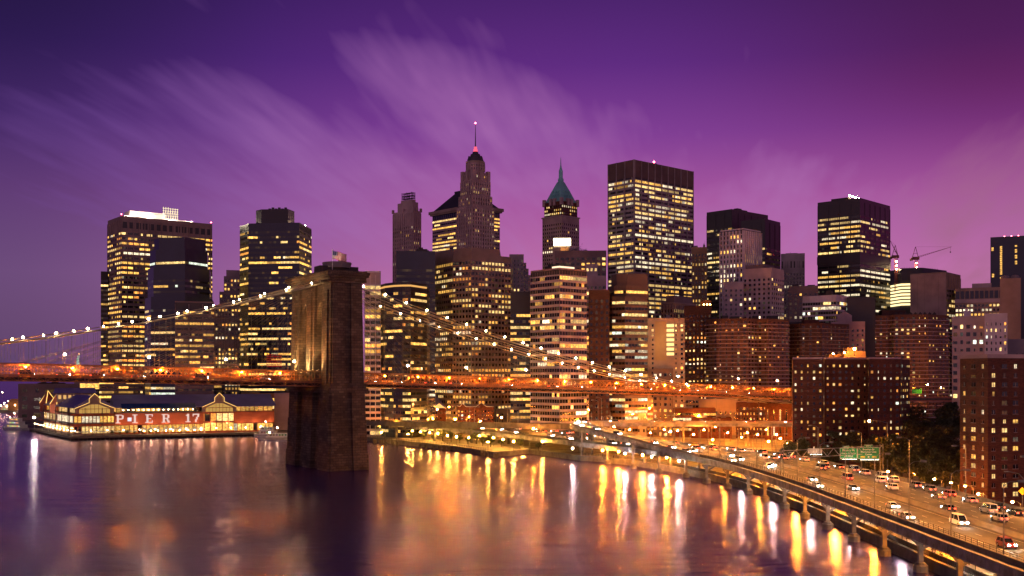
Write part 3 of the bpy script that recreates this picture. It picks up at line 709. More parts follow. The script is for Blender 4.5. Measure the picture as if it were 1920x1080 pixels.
class Bld:
    def __init__(s, name, label, cat, loc, rz, seed, group=None, nwin=100):
        s.root = thing(name, label, cat, loc, rz, group); s.loc = Vector(loc); s.rz = rz; s.r = random.Random(seed); s.nwin = nwin
        s.walls = MB(); s.wins = []; s.mats = []; s.extra = []
        c, n = cos(rz), sin(rz); dx, dy = -loc[0], -loc[1]; s.cl = (c*dx+n*dy, -n*dx+c*dy); BLDS.append(s)
        s.trimk = None
    def mi(s, k):
        m = WM(k) if isinstance(k, str) else k
        if m not in s.mats: s.mats.append(m)
        return s.mats.index(m)
    def world(s, x, y, z):
        c, n = cos(s.rz), sin(s.rz); return (s.loc.x+c*x-n*y, s.loc.y+n*x+c*y, s.loc.z+z)
    def tier(s, poly, z0, z1, wall, st, trim=None, poly2=None, edges=None, spcol=None):
        """poly counter-clockwise; heights are above the ground"""
        mi = s.mi(wall); ti = s.mi(trim or wall); si = s.mi(spcol or trim or wall)
        s.walls.prism(poly, z0, z1, mi, s.mi(ROOFM), poly2)
        S = ST[st] if isinstance(st, str) else st
        if S['top'] > 1e5: return
        k = len(poly)
        for e in range(k):
            if edges is not None and e not in edges: continue
            p0 = poly[e]; p1 = poly[(e+1) % k]; L = sqrt((p1[0]-p0[0])**2+(p1[1]-p0[1])**2)
            if L < 1.5: continue
            d = ((p1[0]-p0[0])/L, (p1[1]-p0[1])/L); n = (d[1], -d[0])
            mx, my = (p0[0]+p1[0])/2, (p0[1]+p1[1])/2
            if n[0]*(s.cl[0]-mx)+n[1]*(s.cl[1]-my) <= 0: continue
            s.facade(p0, d, n, L, z0, z1, S, ti, si)
    def facade(s, p0, d, n, L, z0, z1, S, ti, si):
        W = s.walls; r = s.r
        F = lambda a, o, z: (p0[0]+d[0]*a+n[0]*o, p0[1]+d[1]*a+n[1]*o, z)
        def fbox(a0, a1, o, q0, q1, m):
            W.face([F(a0, o, q0), F(a1, o, q0), F(a1, o, q1), F(a0, o, q1)], m); W.face([F(a0, 0, q1), F(a0, o, q1), F(a1, o, q1), F(a1, 0, q1)][::-1], m)
            W.face([F(a0, o, q0), F(a0, 0, q0), F(a1, 0, q0), F(a1, o, q0)][::-1], m); W.face([F(a0, 0, q0), F(a0, o, q0), F(a0, o, q1), F(a0, 0, q1)], m); W.face([F(a1, o, q0), F(a1, 0, q0), F(a1, 0, q1), F(a1, o, q1)], m)
        nb = max(1, round(L/S['bw'])); bwid = L/nb; fh = S['fh']
        nf = max(0, int((z1-z0-S['top']-S['bot'])/fh)); wh = fh*S['wh']; ww = bwid*min(S['ww'], .97)
        rot = atan2(d[1], d[0]); colw = [r.choice([.55, .8, 1, 1.25]) for _ in range(nb)]
        for f in range(nf):
            zb = z1-S['top']-(f+1)*fh; zw0 = zb+(fh-wh)*.55; zw1 = zw0+wh
            if S['sp'] > 0: fbox(0, L, S['sp'], zw1, zw0+fh if f else zw1+.8, si)
            if S.get('band'): fbox(0, L, .7, zb-.2, zb+.28, si)
            full = r.random() < S['full']; lit = False; c = pick(r, S['pal']); it = r.uniform(S['lo'], S['hi'])
            if full: it = max(it, S['hi']*.6)
            p = .86 if full else S['lit']*r.uniform(.3, 1.6)
            for b in range(nb):
                if b == 0 or r.random() > S['run']:
                    lit = r.random() < p
                    if not full or r.random() < .25: c = pick(r, S['pal']); it = r.uniform(S['lo'], S['hi'])
                g = it*r.uniform(.75, 1.2) if lit else 0
                if not lit and r.random() < .25: g = S['dim']*r.random()*3
                kw_ = kh_ = 1.0
                if S['pal'] == 'home': kw_ = colw[b]*(1 if r.random() < .85 else .5); kh_ = 1 if r.random() < .7 else r.uniform(.5, .9)
                s.wins.append((p0[0]+d[0]*(b+.5)*bwid, p0[1]+d[1]*(b+.5)*bwid, (zw0+zw1)/2-wh*(1-kh_)/2, ww*kw_, wh*kh_, n, rot, c, g, d))
        if S['pd'] > 0 and nf > 0:
            zl = z1-S['top']-nf*fh
            for b in range(0, nb+1, S['pe']):
                hw = bwid*(1-min(S['ww'], .97))/2 if S['pe'] == 1 else .35
                a0 = max(0, b*bwid-hw); a1 = min(L, b*bwid+hw); fbox(a0, a1, S['pd'], zl, z1-max(.5, min(2, S['top']*.2)), ti)
    def part(s, name, mb, mats, parent=None, **kw): return mb.build(name, mats, parent or s.root, **kw)
    def finish(s):
        s.walls.build('wall', s.mats, s.root)
        sel = []; rest = []
        for w in s.wins:
            x, y, z, ww, wh, n, rot, c, g, d = w
            if g > .12:
                q = s.world(x, y, z); px, py = topx(*q); dist = q[1]
                ok = -5 < px < 1925 and not (690 < py < 735 and px < 1480)
                if ok:
                    for xl, xr, yt, Y in OCC:
                        if Y < s.loc.y-5 and xl < px < xr and py > yt: ok = False; break
                if ok: sel.append((-ww*wh/dist**2, len(sel), w)); continue
            rest.append(w)
        sel.sort(key=lambda t: (round(t[0], 9), t[1]))
        if len(sel) > s.nwin:                            # equal sizes: spread the individuals evenly
            step = len(sel)/s.nwin; take = {int(i*step) for i in range(s.nwin)}
            rest += [t[2] for i, t in enumerate(sel) if i not in take]; sel = [t for i, t in enumerate(sel) if i in take]
        for _, _, (x, y, z, ww, wh, n, rot, c, g, d) in sel:
            o = bpy.data.objects.new('window', glow_mesh(c, g)); COL.objects.link(o); o.parent = s.root
            o.location = (x+n[0]*.06, y+n[1]*.06, z); o.rotation_euler = (0, 0, rot); o.scale = (ww, 1, wh)
        if rest:
            m = MB()
            for x, y, z, ww, wh, n, rot, c, g, d in rest:
                o = .05; ax, ay = d[0]*ww/2, d[1]*ww/2; X, Y = x+n[0]*o, y+n[1]*o
                m.face([(X-ax, Y-ay, z-wh/2), (X+ax, Y+ay, z-wh/2), (X+ax, Y+ay, z+wh/2), (X-ax, Y-ay, z+wh/2)], 0, tuple(q*g for q in c) if g > 0 else (0, 0, 0))
            tag(m.build('windows', GLASS, s.root), kind='stuff')
def solve(xl, xc, xr, Y0, a, depth=None):
    """corner at photo x xc and distance Y0; returns corner, width along the right face, depth along the left face"""
    cx = PX(xc, Y0); k = (xr-960)/FPX; w = (k*Y0-cx)/(cos(a)-k*sin(a))
    if xl is None or xl >= xc-.5: d = depth or w*.7
    else:
        k = (xl-960)/FPX; den = (-sin(a)-k*cos(a)); d = (k*Y0-cx)/den if abs(den) > 1e-4 else 40
        if d <= 0 or d > 160: d = depth or 45
    return (cx, Y0), w, d
_seed = [100]
def block(name, label, cat, xl, xc, xr, ytop, Y0, a, wall, st, trim=None, group=None, nwin=100, depth=None, fin=True, gz=2.5, occ=True, spcol=None, roofkit=True):
    a = radians(a) if xl is not None else -math.atan(((xc+xr)/2-960)/FPX)*1.0
    (cx, cy), w, d = solve(xl, xc, xr, Y0, a, depth); _seed[0] += 1
    b = Bld(name, label, cat, (cx, cy, gz), a, _seed[0], group, nwin)
    b.w, b.d, b.h = w, d, PZ(ytop, Y0)-gz
    if wall: b.tier([(0, 0), (w, 0), (w, d), (0, d)], 0, b.h, wall, st, trim, spcol=spcol)
    if occ: OCC.append((min(xl if xl else xc, xc), xr, ytop, Y0))
    if wall and roofkit and b.h > 9:
        par = MB(); t = .35                              # parapet and rooftop plant
        for q in ((0, 0, w, t), (0, d-t, w, d), (0, t, t, d-t), (w-t, t, w, d-t)): par.box(q[0], q[1], b.h, q[2], q[3], b.h+1.0)
        b.part('parapet', par, WM(trim or wall))
    return b
def boxp(b, name, x0, y0, z0, x1, y1, z1, wall, parent=None):
    m = MB(); m.box(x0, y0, z0, x1, y1, z1); return b.part(name, m, WM(wall) if isinstance(wall, str) else wall, parent)
def plant_on(b, n=3, wall='dark', hmax=4.5):
    r = b.r
    for i in range(n):
        w = r.uniform(.12, .3)*b.w; d = r.uniform(.15, .4)*b.d; x = r.uniform(.08, .9)*(b.w-w); y = r.uniform(.1, .8)*(b.d-d); h = r.uniform(1.8, hmax)
        m = MB(); m.box(x, y, b.h, x+w, y+d, b.h+h)
        if r.random() < .6: m.box(x+w*.2, y+d*.2, b.h+h, x+w*.6, y+d*.7, b.h+h+1.2)
        if r.random() < .5: m.cyl((x+w*.8, y+d*.5, b.h+h), (x+w*.8, y+d*.5, b.h+h+r.uniform(2, 6)), .1, .06, 5)
        b.part('roof_plant', m, WM(wall))
def beacon(b, x, y, z, r=.7, m=None):
    k = MB(); k.cyl((x, y, z), (x, y, z+1), .15, .15, 5, 1); k.ball(x, y, z+1.4, r); b.part('beacon', k, [m or ERED, steel_dark])
SKY = 'office tower'
# ---- 1 tan grid tower with the floodlit roof house
b = block('office_tower', 'broad tan gridded office tower with floodlit rooftop house and lit sign frame', SKY, 202, 228, 398, 407, 850, 38, 'tan', 'grid_tan')
st = dict(ST['grid_tan'])
roofl = MB(); w, d, h = b.w, b.d, b.h
roofl.box(w*.12, d*.2, h, w*.50, d*.6, h+7); roofl.box(w*.04, d*.1, h, w*.80, d*.7, h+2.2)
roofl.box(w*.2, d*.18, h+2.3, w*.48, d*.2, h+5.4)
b.part('penthouse', roofl, WM('white'))
sg = MB()
for i in range(7):
    x = w*(.50+.026*i); sg.bar((x, d*.3, h+2), (x, d*.3, h+12.5+(.6 if i < 3 else 0)), .35)
for j in range(5): sg.bar((w*.49, d*.3, h+4+j*2), (w*.665, d*.3, h+4+j*2), .3)
for i in range(6): sg.bar((w*(.50+.026*i), d*.3, h+3), (w*(.526+.026*i), d*.3, h+11), .22)
b.part('sign_frame', sg, emat('sign_frame_glow', (1, .82, .5), 1.3))
for x in (.1, .3, .55, .78):
    sp = bpy.data.lights.new('roof_flood', 'POINT'); sp.energy = 9000; sp.color = (1, .82, .55); sp.shadow_soft_size = .5
    so = bpy.data.objects.new('roof_flood', sp); COL.objects.link(so); so.location = b.world(w*x, d*.02, h+3.2)
for x in (0, .99): beacon(b, w*x, .6, h+1, .5)
nb = int(w/3.6)                                          # dark openings of the plant storey
op = MB()
for i in range(14):
    x = w*(i+.16)/14; op.box(x, -.12, h-8.5, x+w*.68/14, -.02, h-3.5)
b.part('louvres', op, WM('black'))
b.finish()
b = block('office_tower', 'narrow dark slab standing against the left flank of the tan gridded tower', SKY, None, 189, 203, 511, 870, 24, 'dark', 'ribbon_dark', depth=30); b.finish()
# ---- 2 blue glass octagon
a0 = radians(36); Y0 = 760
def poly_px(pts):  # photo x, distance
    return [(PX(x, y), y) for x, y in pts]
def poly_tower(name, label, tiers, wall, st, trim=None, nwin=100, group=None):
    """tiers: list of (polygon in photo x / distance, py0 or None, py1, Yref); world-aligned root"""
    _seed[0] += 1
    q = poly_px(tiers[0][0]); cx = sum(p[0] for p in q)/len(q); cy = sum(p[1] for p in q)/len(q)
    b = Bld(name, label, SKY, (cx, cy, 2.5), 0, _seed[0], group, nwin)
    for i, (pp, py0, py1, Yr, *ov) in enumerate(tiers):
        q = [(x-cx, y-cy) for x, y in poly_px(pp)]
        b.tier(q, 0 if py0 is None else PZ(py0, Yr)-2.5, PZ(py1, Yr)-2.5, ov[0] if ov else wall, ov[1] if len(ov) > 1 else st, trim)
        b.h = PZ(py1, Yr)-2.5
    OCC.append((min(p[0] for p in tiers[0][0]), max(p[0] for p in tiers[0][0]), min(t[2] for t in tiers), min(p[1] for p in tiers[0][0])))
    return b
b = poly_tower('glass_tower', 'dark blue octagonal glass tower standing in front of the tan gridded tower', [
    ([(272,770),(283,752),(347,745),(398,775),(400,800),(372,830),(290,830)], None, 556, 750),
    ([(277,768),(288,754),(347,747),(393,772),(396,800),(370,826),(290,826)], 556, 500, 750),
    ([(281,766),(292,756),(347,749),(389,770),(390,800),(366,822),(292,822)], 500, 466, 750),
    ([(289,764),(298,757),(346,751),(386,768),(386,798),(362,818),(296,818)], 466, 444, 750, 'navy', 'blank')], 'navy', 'ribbon_blue')
b.finish()
b = block('office_tower', 'dark slab with thin pale vertical fins below the blue octagonal tower', SKY, None, 328, 401, 567, 730, 22, 'black', dict(ST['ribbon_dark'], pe=5, pd=.6, lit=.22, full=.1), trim='purple', depth=30); b.finish()
# ---- 3 white setback tower
b = block('setback_tower', 'pale stone tower stepping back in tiers beside the dark navy tower', SKY, None, 378, 470, 640, 880, 22, 'pale', 'punched', depth=45)
w, d = b.w, b.d
for x0, x1, p0, p1 in ((.07, 1, 640, 600), (.2, 1, 600, 572), (.36, 1, 572, 545), (.45, .98, 545, 515), (.5, .95, 515, 503)):
    b.tier([(w*x0, d*(x0*.4)), (w*x1, d*(x0*.4)), (w*x1, d), (w*x0, d)], PZ(p0, 880)-2.5, PZ(p1, 880)-2.5, 'pale', dict(ST['punched'], top=2))
b.finish()
# ---- 4 navy tower
b = poly_tower('glass_tower', 'tall dark navy office tower with chamfered corners and a black plant crown', [
    ([(450,815),(466,800),(561,795),(584,830),(580,870),(480,870)], None, 418, 797)], 'navy', 'ribbon_dark')
cx = b.loc.x; cy = b.loc.y; h = b.h
m = MB(); pp = [(x-cx, y-cy) for x, y in poly_px([(480,818),(490,812),(540,810),(552,822),(548,850),(484,850)])]
m.prism(pp, h, h+12.5); m.box(PX(480,815)-cx, -14, h, PX(498,815)-cx, -8, h+3.2)
for i in range(6): m.cyl((PX(503+i*6, 815)-cx, -10, h+12.5), (PX(503+i*6, 815)-cx, -10, h+14.3+(i % 2)*.8), 1.1, 1.1, 8)
b.part('crown', m, WM('black'))
for i in range(4): beacon(b, PX(551+i*5, 810)-cx, -20+i*4, h, .6, EWARM)
red = MB(); rr = random.Random(3)
for i in range(9):
    for j in range(7):
        x = PX(500+i*3.2, 796)-cx; red.box(x, 796-cy-.4+(i*.05), PZ(686-j*3.6, 796)-3.2, x+.9, 796-cy+.5, PZ(686-j*3.6, 796)-2.4, 0)
b.part('red_light_panel', red, emat('red_panel', (1, .03, .05), .22))
b.finish()
# ---- 5 block behind the bridge tower
b = block('office_block', 'dark office block with a round rooftop drum rising behind the stone bridge tower', 'office block', 589, 600, 672, 500, 720, 30, 'dark', 'ribbon_dark', nwin=20)
h = b.h; m = MB(); m.lathe(b.w*.5, b.d*.4, [(b.w*.33, h), (b.w*.36, h+3), (b.w*.36, h+3.8), (b.w*.2, h+4.2)], 16); m.box(b.w*.55, b.d*.3, h+4.1, b.w*.72, b.d*.5, h+8.2); b.part('roof_drum', m, WM('grey'))
lm = MB(); lm.box(b.w*.22, -.3, h+.5, b.w*.42, 0, h+2.8); b.part('lit_sign', lm, emat('roof_sign_glow', (1, .7, .4), 1.2)); b.finish()
# ---- 6 white banded
b = block('office_block', 'white concrete grid building close beside the shadowed side of the stone tower', 'office block', None, 684, 714, 511, 660, 12, 'pale', dict(ST['striped'], bw=3.6, ww=.88, pd=.5, top=7.5, lit=.4), trim='white', depth=30, nwin=60); b.finish()
# ---- 7 dark curved riverside block and slab behind it
b = poly_tower('office_block', 'dark block with a curved front and one glowing ribbon storey beside the stone tower', [
    ([(711,668),(722,655),(738,648),(755,645),(770,645),(800,662),(805,700),(720,700)], None, 529, 646)], 'black', dict(ST['ribbon_dark'], lit=.3, full=.3, top=5))
m = MB(); cx, cy = b.loc.x, b.loc.y
pts = poly_px([(711,667.4),(722,654.4),(738,647.4),(755,644.4),(770,644.4),(800,661.4)])
for (x0, y0), (x1, y1) in zip(pts, pts[1:]): m.bar((x0-cx, y0-cy, b.h-2.2), (x1-cx, y1-cy, b.h-2.2), .3, 1.1)
b.part('light_band', m, emat('ribbon_light', (1, .5, .14), .9)); b.root['category'] = 'office block'; b.finish()
b = block('office_tower', 'dark blue glass slab behind the curved block with few lit windows', SKY, None, 743, 816, 473, 700, 14, 'navy', dict(ST['ribbon_blue'], top=10, lit=.06, full=.03), depth=26, nwin=30); plant_on(b, 3); b.finish()
# ---- 8 pale deco tower with scaffold crown
b = block('setback_tower', 'slim pale stone tower topped by an open steel scaffold crown', SKY, 737, 775, 789, 394, 1000, 50, 'pink', dict(ST['deco'], top=14, lit=.16), nwin=100, roofkit=False)
w, d, h = b.w, b.d, b.h
b.tier([(w*.2, d*.1), (w*.92, d*.1), (w*.92, d*.85), (w*.2, d*.85)], h, h+8.5, 'pink', 'blank'); b.tier([(w*.3, d*.18), (w*.8, d*.18), (w*.8, d*.72), (w*.3, d*.72)], h+8.5, h+11, 'pink', 'blank')
m = MB(); z = h+11
xs = [w*.32, w*.48, w*.64, w*.78]; ys = [d*.2, d*.45, d*.68]
for x in xs:
    for y in ys: m.bar((x, y, z-2), (x, y, z+7.2), .35)
for k in (1.5, 4, 6.6):
    for x in xs: m.bar((x, ys[0], z+k), (x, ys[2], z+k), .28)
    for y in ys: m.bar((xs[0], y, z+k), (xs[-1], y, z+k), .28)
for y in ys:
    for x0, x1 in zip(xs, xs[1:]): m.bar((x0, y, z), (x1, y, z+6.6), .22)
b.part('scaffold', m, steel_dark)
fin = MB(); 
for x, y in ((0, 0), (w, 0), (0, d), (w*.5, 0), (0, d*.5)): fin.box(x-.9, y-.9, h-1, x+.9, y+.9, h+2.6)
b.part('pinnacles', fin, WM('pink')); b.finish()
# ---- 9 postmodern tower behind
b = block('office_tower', 'bulky blue glass tower with flared cornice and dark hipped roof behind the slender spired tower', SKY, 811, 884, 937, 392, 1060, 42, 'navy', dict(ST['ribbon_lit'], top=5, bw=3.2), trim='pink')
w, d, h = b.w, b.d, b.h
m = MB(); m.box(-3.0, -3.0, h+1.0, w+3.0, d+3.0, h+4.0); m.box(-1.8, -1.8, h-.4, w+1.8, d+1.8, h+1.0); b.part('cornice', m, WM('tan'))
m = MB(); m.prism([(0, 0), (w, 0), (w, d), (0, d)], h+4.0, h+22, 0, None, [(w*.34, d*.34), (w*.66, d*.34), (w*.66, d*.66), (w*.34, d*.66)]); m.box(w*.33, d*.33, h+22, w*.67, d*.67, h+24); b.part('roof', m, WM('slate'))
b.finish()
# ---- 10 spired art deco tower
b = block('spired_tower', 'tallest stone tower with stepped shoulders and a red lit spire', SKY, 857, 885, 926, 367, 960, 40, None, None)
w, d = b.w, b.d; Z = lambda py: PZ(py, 968)-2.5
def inset(f, g=None): g = f if g is None else g; return [(w*f, d*f), (w*(1-g), d*f), (w*(1-g), d*(1-g)), (w*f, d*(1-g))]
D = dict(ST['deco'], top=2, bw=2.7, lit=.2, hi=.8)
b.tier(inset(0), 0, Z(388), 'pink', D)
b.tier(inset(.055), Z(388), Z(366), 'pink', D); b.tier(inset(.10), Z(366), Z(338), 'pink', D); b.tier(inset(.16), Z(338), Z(322), 'pink', dict(D, lit=.4))
def octo(r, cx=.5, cy=.5): return [(w*cx+r*cos(pi/8+i*pi/4), d*cy+r*sin(pi/8+i*pi/4)) for i in range(8)]
R = w*.34
b.tier(octo(R), Z(322), Z(304), 'pink', dict(D, bw=2.2, fh=3.0, top=1)); b.tier(octo(R*1.06), Z(304), Z(300.5), 'tan', 'blank'); b.tier(octo(R*.9), Z(300.5), Z(296), 'slate', 'blank')
for x, y in ((.16, .16), (.84, .16), (.16, .84), (.84, .84), (.5, .15), (.15, .5)):
    b.walls.prism([(w*x-1.6, d*y-1.6), (w*x+1.6, d*y-1.6), (w*x+1.6, d*y+1.6), (w*x-1.6, d*y+1.6)], Z(338), Z(319), b.mi('pink'))
m = MB(); m.lathe(w*.5, d*.5, [(R*.80, Z(296)), (R*.76, Z(291)), (R*.58, Z(290)), (R*.52, Z(286)), (R*.36, Z(285)), (R*.28, Z(281))], 8, ph=pi/8)
for i in range(8):
    t = pi/8+i*pi/4; m.bar((w*.5+R*.84*cos(t), d*.5+R*.84*sin(t), Z(300)), (w*.5+R*.7*cos(t), d*.5+R*.7*sin(t), Z(290)), .9)
b.part('crown', m, WM('slate'))
m = MB()
for j in range(3): m.lathe(w*.5, d*.5, [(R*.24-j*.35, Z(281-j*3.4)), (R*.24-j*.35, Z(279-j*3.4)), (R*.15, Z(278.6-j*3.4))], 8)
b.part('red_lantern', m, emat('red_lantern', (1, .10, .16), 1.6))
m = MB(); m.cyl((w*.5, d*.5, Z(271.5)), (w*.5, d*.5, Z(227)), .55, .16, 6); b.part('spire', m, steel_dark)
m = MB(); m.ball(w*.5, d*.5, Z(226.5), .75); b.part('beacon', m, ERED)
b.finish()
# ---- 11 broad purple brown block
b = poly_tower('office_tower', 'broad purple brown office block with stepped top in the middle of the skyline', [
    ([(802,745),(849,712),(884,702),(958,722),(962,770),(830,790)], None, 476, 703),
    ([(803,744),(851,712),(884,702.5),(937,716),(940,765),(830,780)], 476, 464, 703, 'purple', 'blank')], 'purple', dict(ST['punched'], ww=.62, wh=.5, lit=.3, full=.14, bw=2.7, fh=3.55, run=.5, top=4, hi=1.3))
plant_b = b; b.finish()
b = block('setback_tower', 'grey stone office tower with a rounded stepped shoulder beside the purple brown block', SKY, None, 955, 982, 479, 900, 10, 'grey', dict(ST['punched_few'], top=3), depth=30, nwin=30)
w, d = b.w, b.d
for x1, py in ((1.18, 492), (1.34, 503), (1.5, 515), (1.62, 545)): b.tier([(w*.3, 1.5+x1), (w*x1, 1.5+x1), (w*x1, d), (w*.3, d)], 0, PZ(py, 900)-2.5, 'grey', dict(ST['punched_few'], top=2))
b.finish()
b = block('office_block', 'black glass block with bright yellow ribbon storeys beside the purple brown block', 'office block', None, 957, 997, 550, 660, 8, 'black', dict(ST['ribbon_lit'], top=12, full=.62, lit=.2, hi=1.6), depth=30, nwin=80); b.finish()
# ---- 12 striped building
b = block('office_tower', 'pinkish office building striped with pale horizontal bands near the bridge', SKY, 995, 1049, 1100, 505, 620, 40, 'dark', 'striped', trim='redstripe', spcol='pale'); plant_on(b, 3)
m = MB(); m.box(b.w*.05, b.d*.05, b.h+1, b.w*.6, b.d*.3, b.h+2.2); b.part('roof_lights', m, emat('roof_strip', (1, .7, .45), 1.6)); b.finish()
b = block('office_tower', 'pink stone residential tower with roof garden behind the striped building', SKY, None, 1040, 1137, 473, 730, 12, 'purple', dict(ST['punched'], ww=.6, lit=.22, top=3, bw=3.6), depth=40)
m = MB(); m.box(b.w*.62, b.d*.05, b.h-7, b.w*.98, b.d*.1, b.h-2.5); 
rg = MB(); rr = random.Random(8)
for i in range(150):
    x = b.w*rr.uniform(.2, .62); y = b.d*rr.uniform(.05, .3); z = b.h+.8+abs(rr.gauss(0, 1.6)); s_ = rr.uniform(.4, .9)
    rg.face([(x-s_, y, z-s_*.4), (x+s_*.4, y-s_, z), (x+s_, y+.3, z+s_*.6), (x-.2, y+s_, z+s_*.3)])
b.part('roof_garden', rg, mat('garden_leaf', (.035, .05, .025), .8)); b.part('penthouse', (lambda q: (q.box(b.w*.3, b.d*.25, b.h, b.w*.46, b.d*.5, b.h+5.5), q)[1])(MB()), WM('pale'))
b.finish()
b = block('setback_tower', 'pale stepped stone block squeezed between the striped building and the dark brick slab', SKY, None, 1098, 1136, 520, 690, 8, 'pale', dict(ST['punched'], lit=.25), depth=30, nwin=50)
b.tier([(0, 4), (b.w*.6, 4), (b.w*.6, b.d), (0, b.d)], b.h, b.h+9, 'pale', dict(ST['punched'], top=2)); b.finish()
# ---- 13 green pyramid tower
b = block('spired_tower', 'red brown tower with a tall green copper pyramid roof and needle spire', SKY, 1017, 1053, 1086, 405, 1080, 44, 'pink', dict(ST['punched'], ww=.46, bw=3.0, lit=.05, top=6, fh=3.9), roofkit=False)
w, d, h = b.w, b.d, b.h; Z = lambda py: PZ(py, 1085)-2.5
m = MB(); m.box(-.8, -.8, h-.2, w+.8, d+.8, h+1); b.part('cornice', m, WM('pale'))
b.tier(inset(.05), h+1, Z(377), 'brick', dict(ST['punched'], lit=.55, top=3.5, bw=2.8, pal='bright', hi=1.2))
for x, y in ((.05, .05), (.95, .05), (.05, .95), (.4, .05), (.6, .05), (.05, .4), (.05, .6)):
    b.walls.prism([(w*x-1.4, d*y-1.4), (w*x+1.4, d*y-1.4), (w*x+1.4, d*y+1.4), (w*x-1.4, d*y+1.4)], Z(384), Z(371), b.mi('pink'))
m = MB(); P = lambda f: inset(f)
m.prism(P(.09), Z(377), Z(374), 0); m.prism(P(.1), Z(374), Z(356), 0, None, P(.24)); m.prism(P(.24), Z(356), Z(337), 0, None, P(.40)); b.part('pyramid_roof', m, WM('teal'))
dm = MB()
for k, (f, py) in enumerate(((.16, 367), (.22, 359))):
    for t in (.35, .5, .65): dm.box(w*t-.7, d*f-1.2, Z(py), w*t+.7, d*f+1.0, Z(py)+2.2); dm.box(w*f-1.2, d*t-.7, Z(py), w*f+1.0, d*t+.7, Z(py)+2.2)
b.part('dormers', dm, WM('teal'))
m = MB(); m.lathe(w*.5, d*.5, [(w*.12, Z(337)), (w*.12, Z(331)), (w*.085, Z(330)), (w*.085, Z(316)), (w*.06, Z(313)), (w*.025, Z(306)), (.2, Z(290))], 8, ph=pi/8); b.part('spire', m, WM('teal'))
b.finish()
b = block('scaffold_hoist', 'blazing white work lights on a small rooftop beside the green roofed tower', 'roof house', None, 1037, 1071, 462, 940, 6, 'tan', 'blank', depth=14, roofkit=False)
m = MB(); m.box(.5, -.6, b.h+.5, b.w-.5, -.2, b.h+7); b.part('light_panel', m, emat('work_lights', (1, .84, .5), 14))
m = MB()
for i in range(5): m.bar((b.w*i/4, 0, b.h-2), (b.w*i/4, 0, b.h+8), .3)
b.part('frame', m, steel_dark)
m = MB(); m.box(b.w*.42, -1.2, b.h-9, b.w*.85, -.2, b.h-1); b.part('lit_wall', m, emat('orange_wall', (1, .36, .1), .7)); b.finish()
# ---- 14 tall bank tower
b = block('office_tower', 'tallest broad slab with bright lit floors and pale vertical mullions under a dark louvred top', SKY, 1141, 1189, 1299, 301, 950, 42, 'slate', 'bank', trim='steel', nwin=100)
w, d, h = b.w, b.d, b.h
m = MB(); m.box(-.5, -.5, h-14.5, w, d, h+.6); b.part('louvred_top', m, WM('brown'))
for i in range(10): m = MB(); m.box(w*i/9-.3, -1.0, 8, w*i/9+.3, -.5, h+.9); b.part('mullion', m, WM('steel'))
for i in range(4): m = MB(); m.box(-1.0, d*i/3-.3, 8, -.5, d*i/3+.3, h+.9); b.part('mullion', m, WM('steel'))
m = MB()
x = w*.5
for dx, dy in ((-1.5, 0), (1.5, 0), (0, 1.5)): m.bar((x+dx, d*.4+dy, h), (x+dx*.6, d*.4+dy*.6, h+5.5), .3)
m.box(x-2, d*.4-1, h+2.6, x+2, d*.4+2, h+3); m.cyl((x-2.2, d*.4-1.2, h+3.2), (x-2.2, d*.4-.2, h+4.2), 1.2, 1.2, 8); m.cyl((x+2.2, d*.4-1.2, h+3.2), (x+2.2, d*.4-.2, h+4.2), 1.2, 1.2, 8); m.cyl((w*.35, d*.4, h), (w*.35, d*.4, h+6), .12, .08, 5)
b.part('antenna', m, steel_dark); m = MB(); m.ball(x, d*.4, h+6.2, 1.0); b.part('beacon', m, ERED)
b.finish()
# ---- 15 dark red block in front
b = poly_tower('office_block', 'dark red brown block with a stepped curved top in front of the tallest broad slab', [
    ([(1132,665),(1148,652),(1172,648),(1214,655),(1217,700),(1140,700)], None, 556, 650),
    ([(1140,664),(1152,654),(1174,650),(1214,656),(1216,695),(1146,695)], 556, 534, 650, 'brown', dict(ST['ribbon_lit'], top=2.5, lit=.15, full=.1)),
    ([(1146,664),(1156,656),(1176,652),(1214,657),(1215,690),(1150,690)], 534, 512, 650, 'brown', 'blank')], 'brown', dict(ST['ribbon_lit'], top=2, full=.42, lit=.25, bw=2.2, hi=1.7, pal='cool'))
b.root['category'] = 'office block'; b.finish()
b = block('brick_block', 'narrow dark brick slab with few lit windows left of the dark red curved block', 'apartment block', None, 1104, 1143, 547, 640, 10, 'darkbrick', 'punched_few', depth=26, nwin=20); b.finish()
b = block('office_block', 'old yellow lit stone block glowing beside the tallest broad slab', 'office block', None, 1297, 1326, 466, 870, 4, 'sand', dict(ST['deco'], lit=.5, pal='yellow', hi=1.2), depth=30, nwin=60)
plant_on(b, 2, 'grey'); b.finish()
# ---- 16 black twin volumes
b = block('office_tower', 'black glass tower of two offset volumes behind the white ribbed building', SKY, 1325, 1372, 1440, 394, 910, 42, 'black', dict(ST['black'], lit=.22, full=.2, top=14))
w, d, h = b.w, b.d, b.h; plant_on(b, 1)
b.finish()
b = block('office_tower', 'plain black slab with blank shaded side joined to the black glass tower', SKY, 1389, 1434, 1463, 412, 880, 50, 'black', dict(ST['black'], lit=.04, full=.02, top=22), nwin=20); b.finish()
b = block('office_tower', 'white ribbed office building with narrow vertical piers before the black tower', SKY, 1350, 1394, 1427, 430, 820, 46, 'black', 'piers_white', trim='white'); b.finish()
b = block('municipal_tower', 'white stone tower with large arched top storey windows beside the black slab', SKY, None, 1464, 1509, 478, 960, 8, 'white', dict(ST['deco'], lit=.03, top=16, ww=.5), depth=30, nwin=20)
m = MB()
for i in range(6): x = b.w*(i+.25)/6; m.box(x, -.15, b.h-12, x+b.w*.5/6, -.02, b.h-6)
b.part('arched_windows', m, WM('black'))
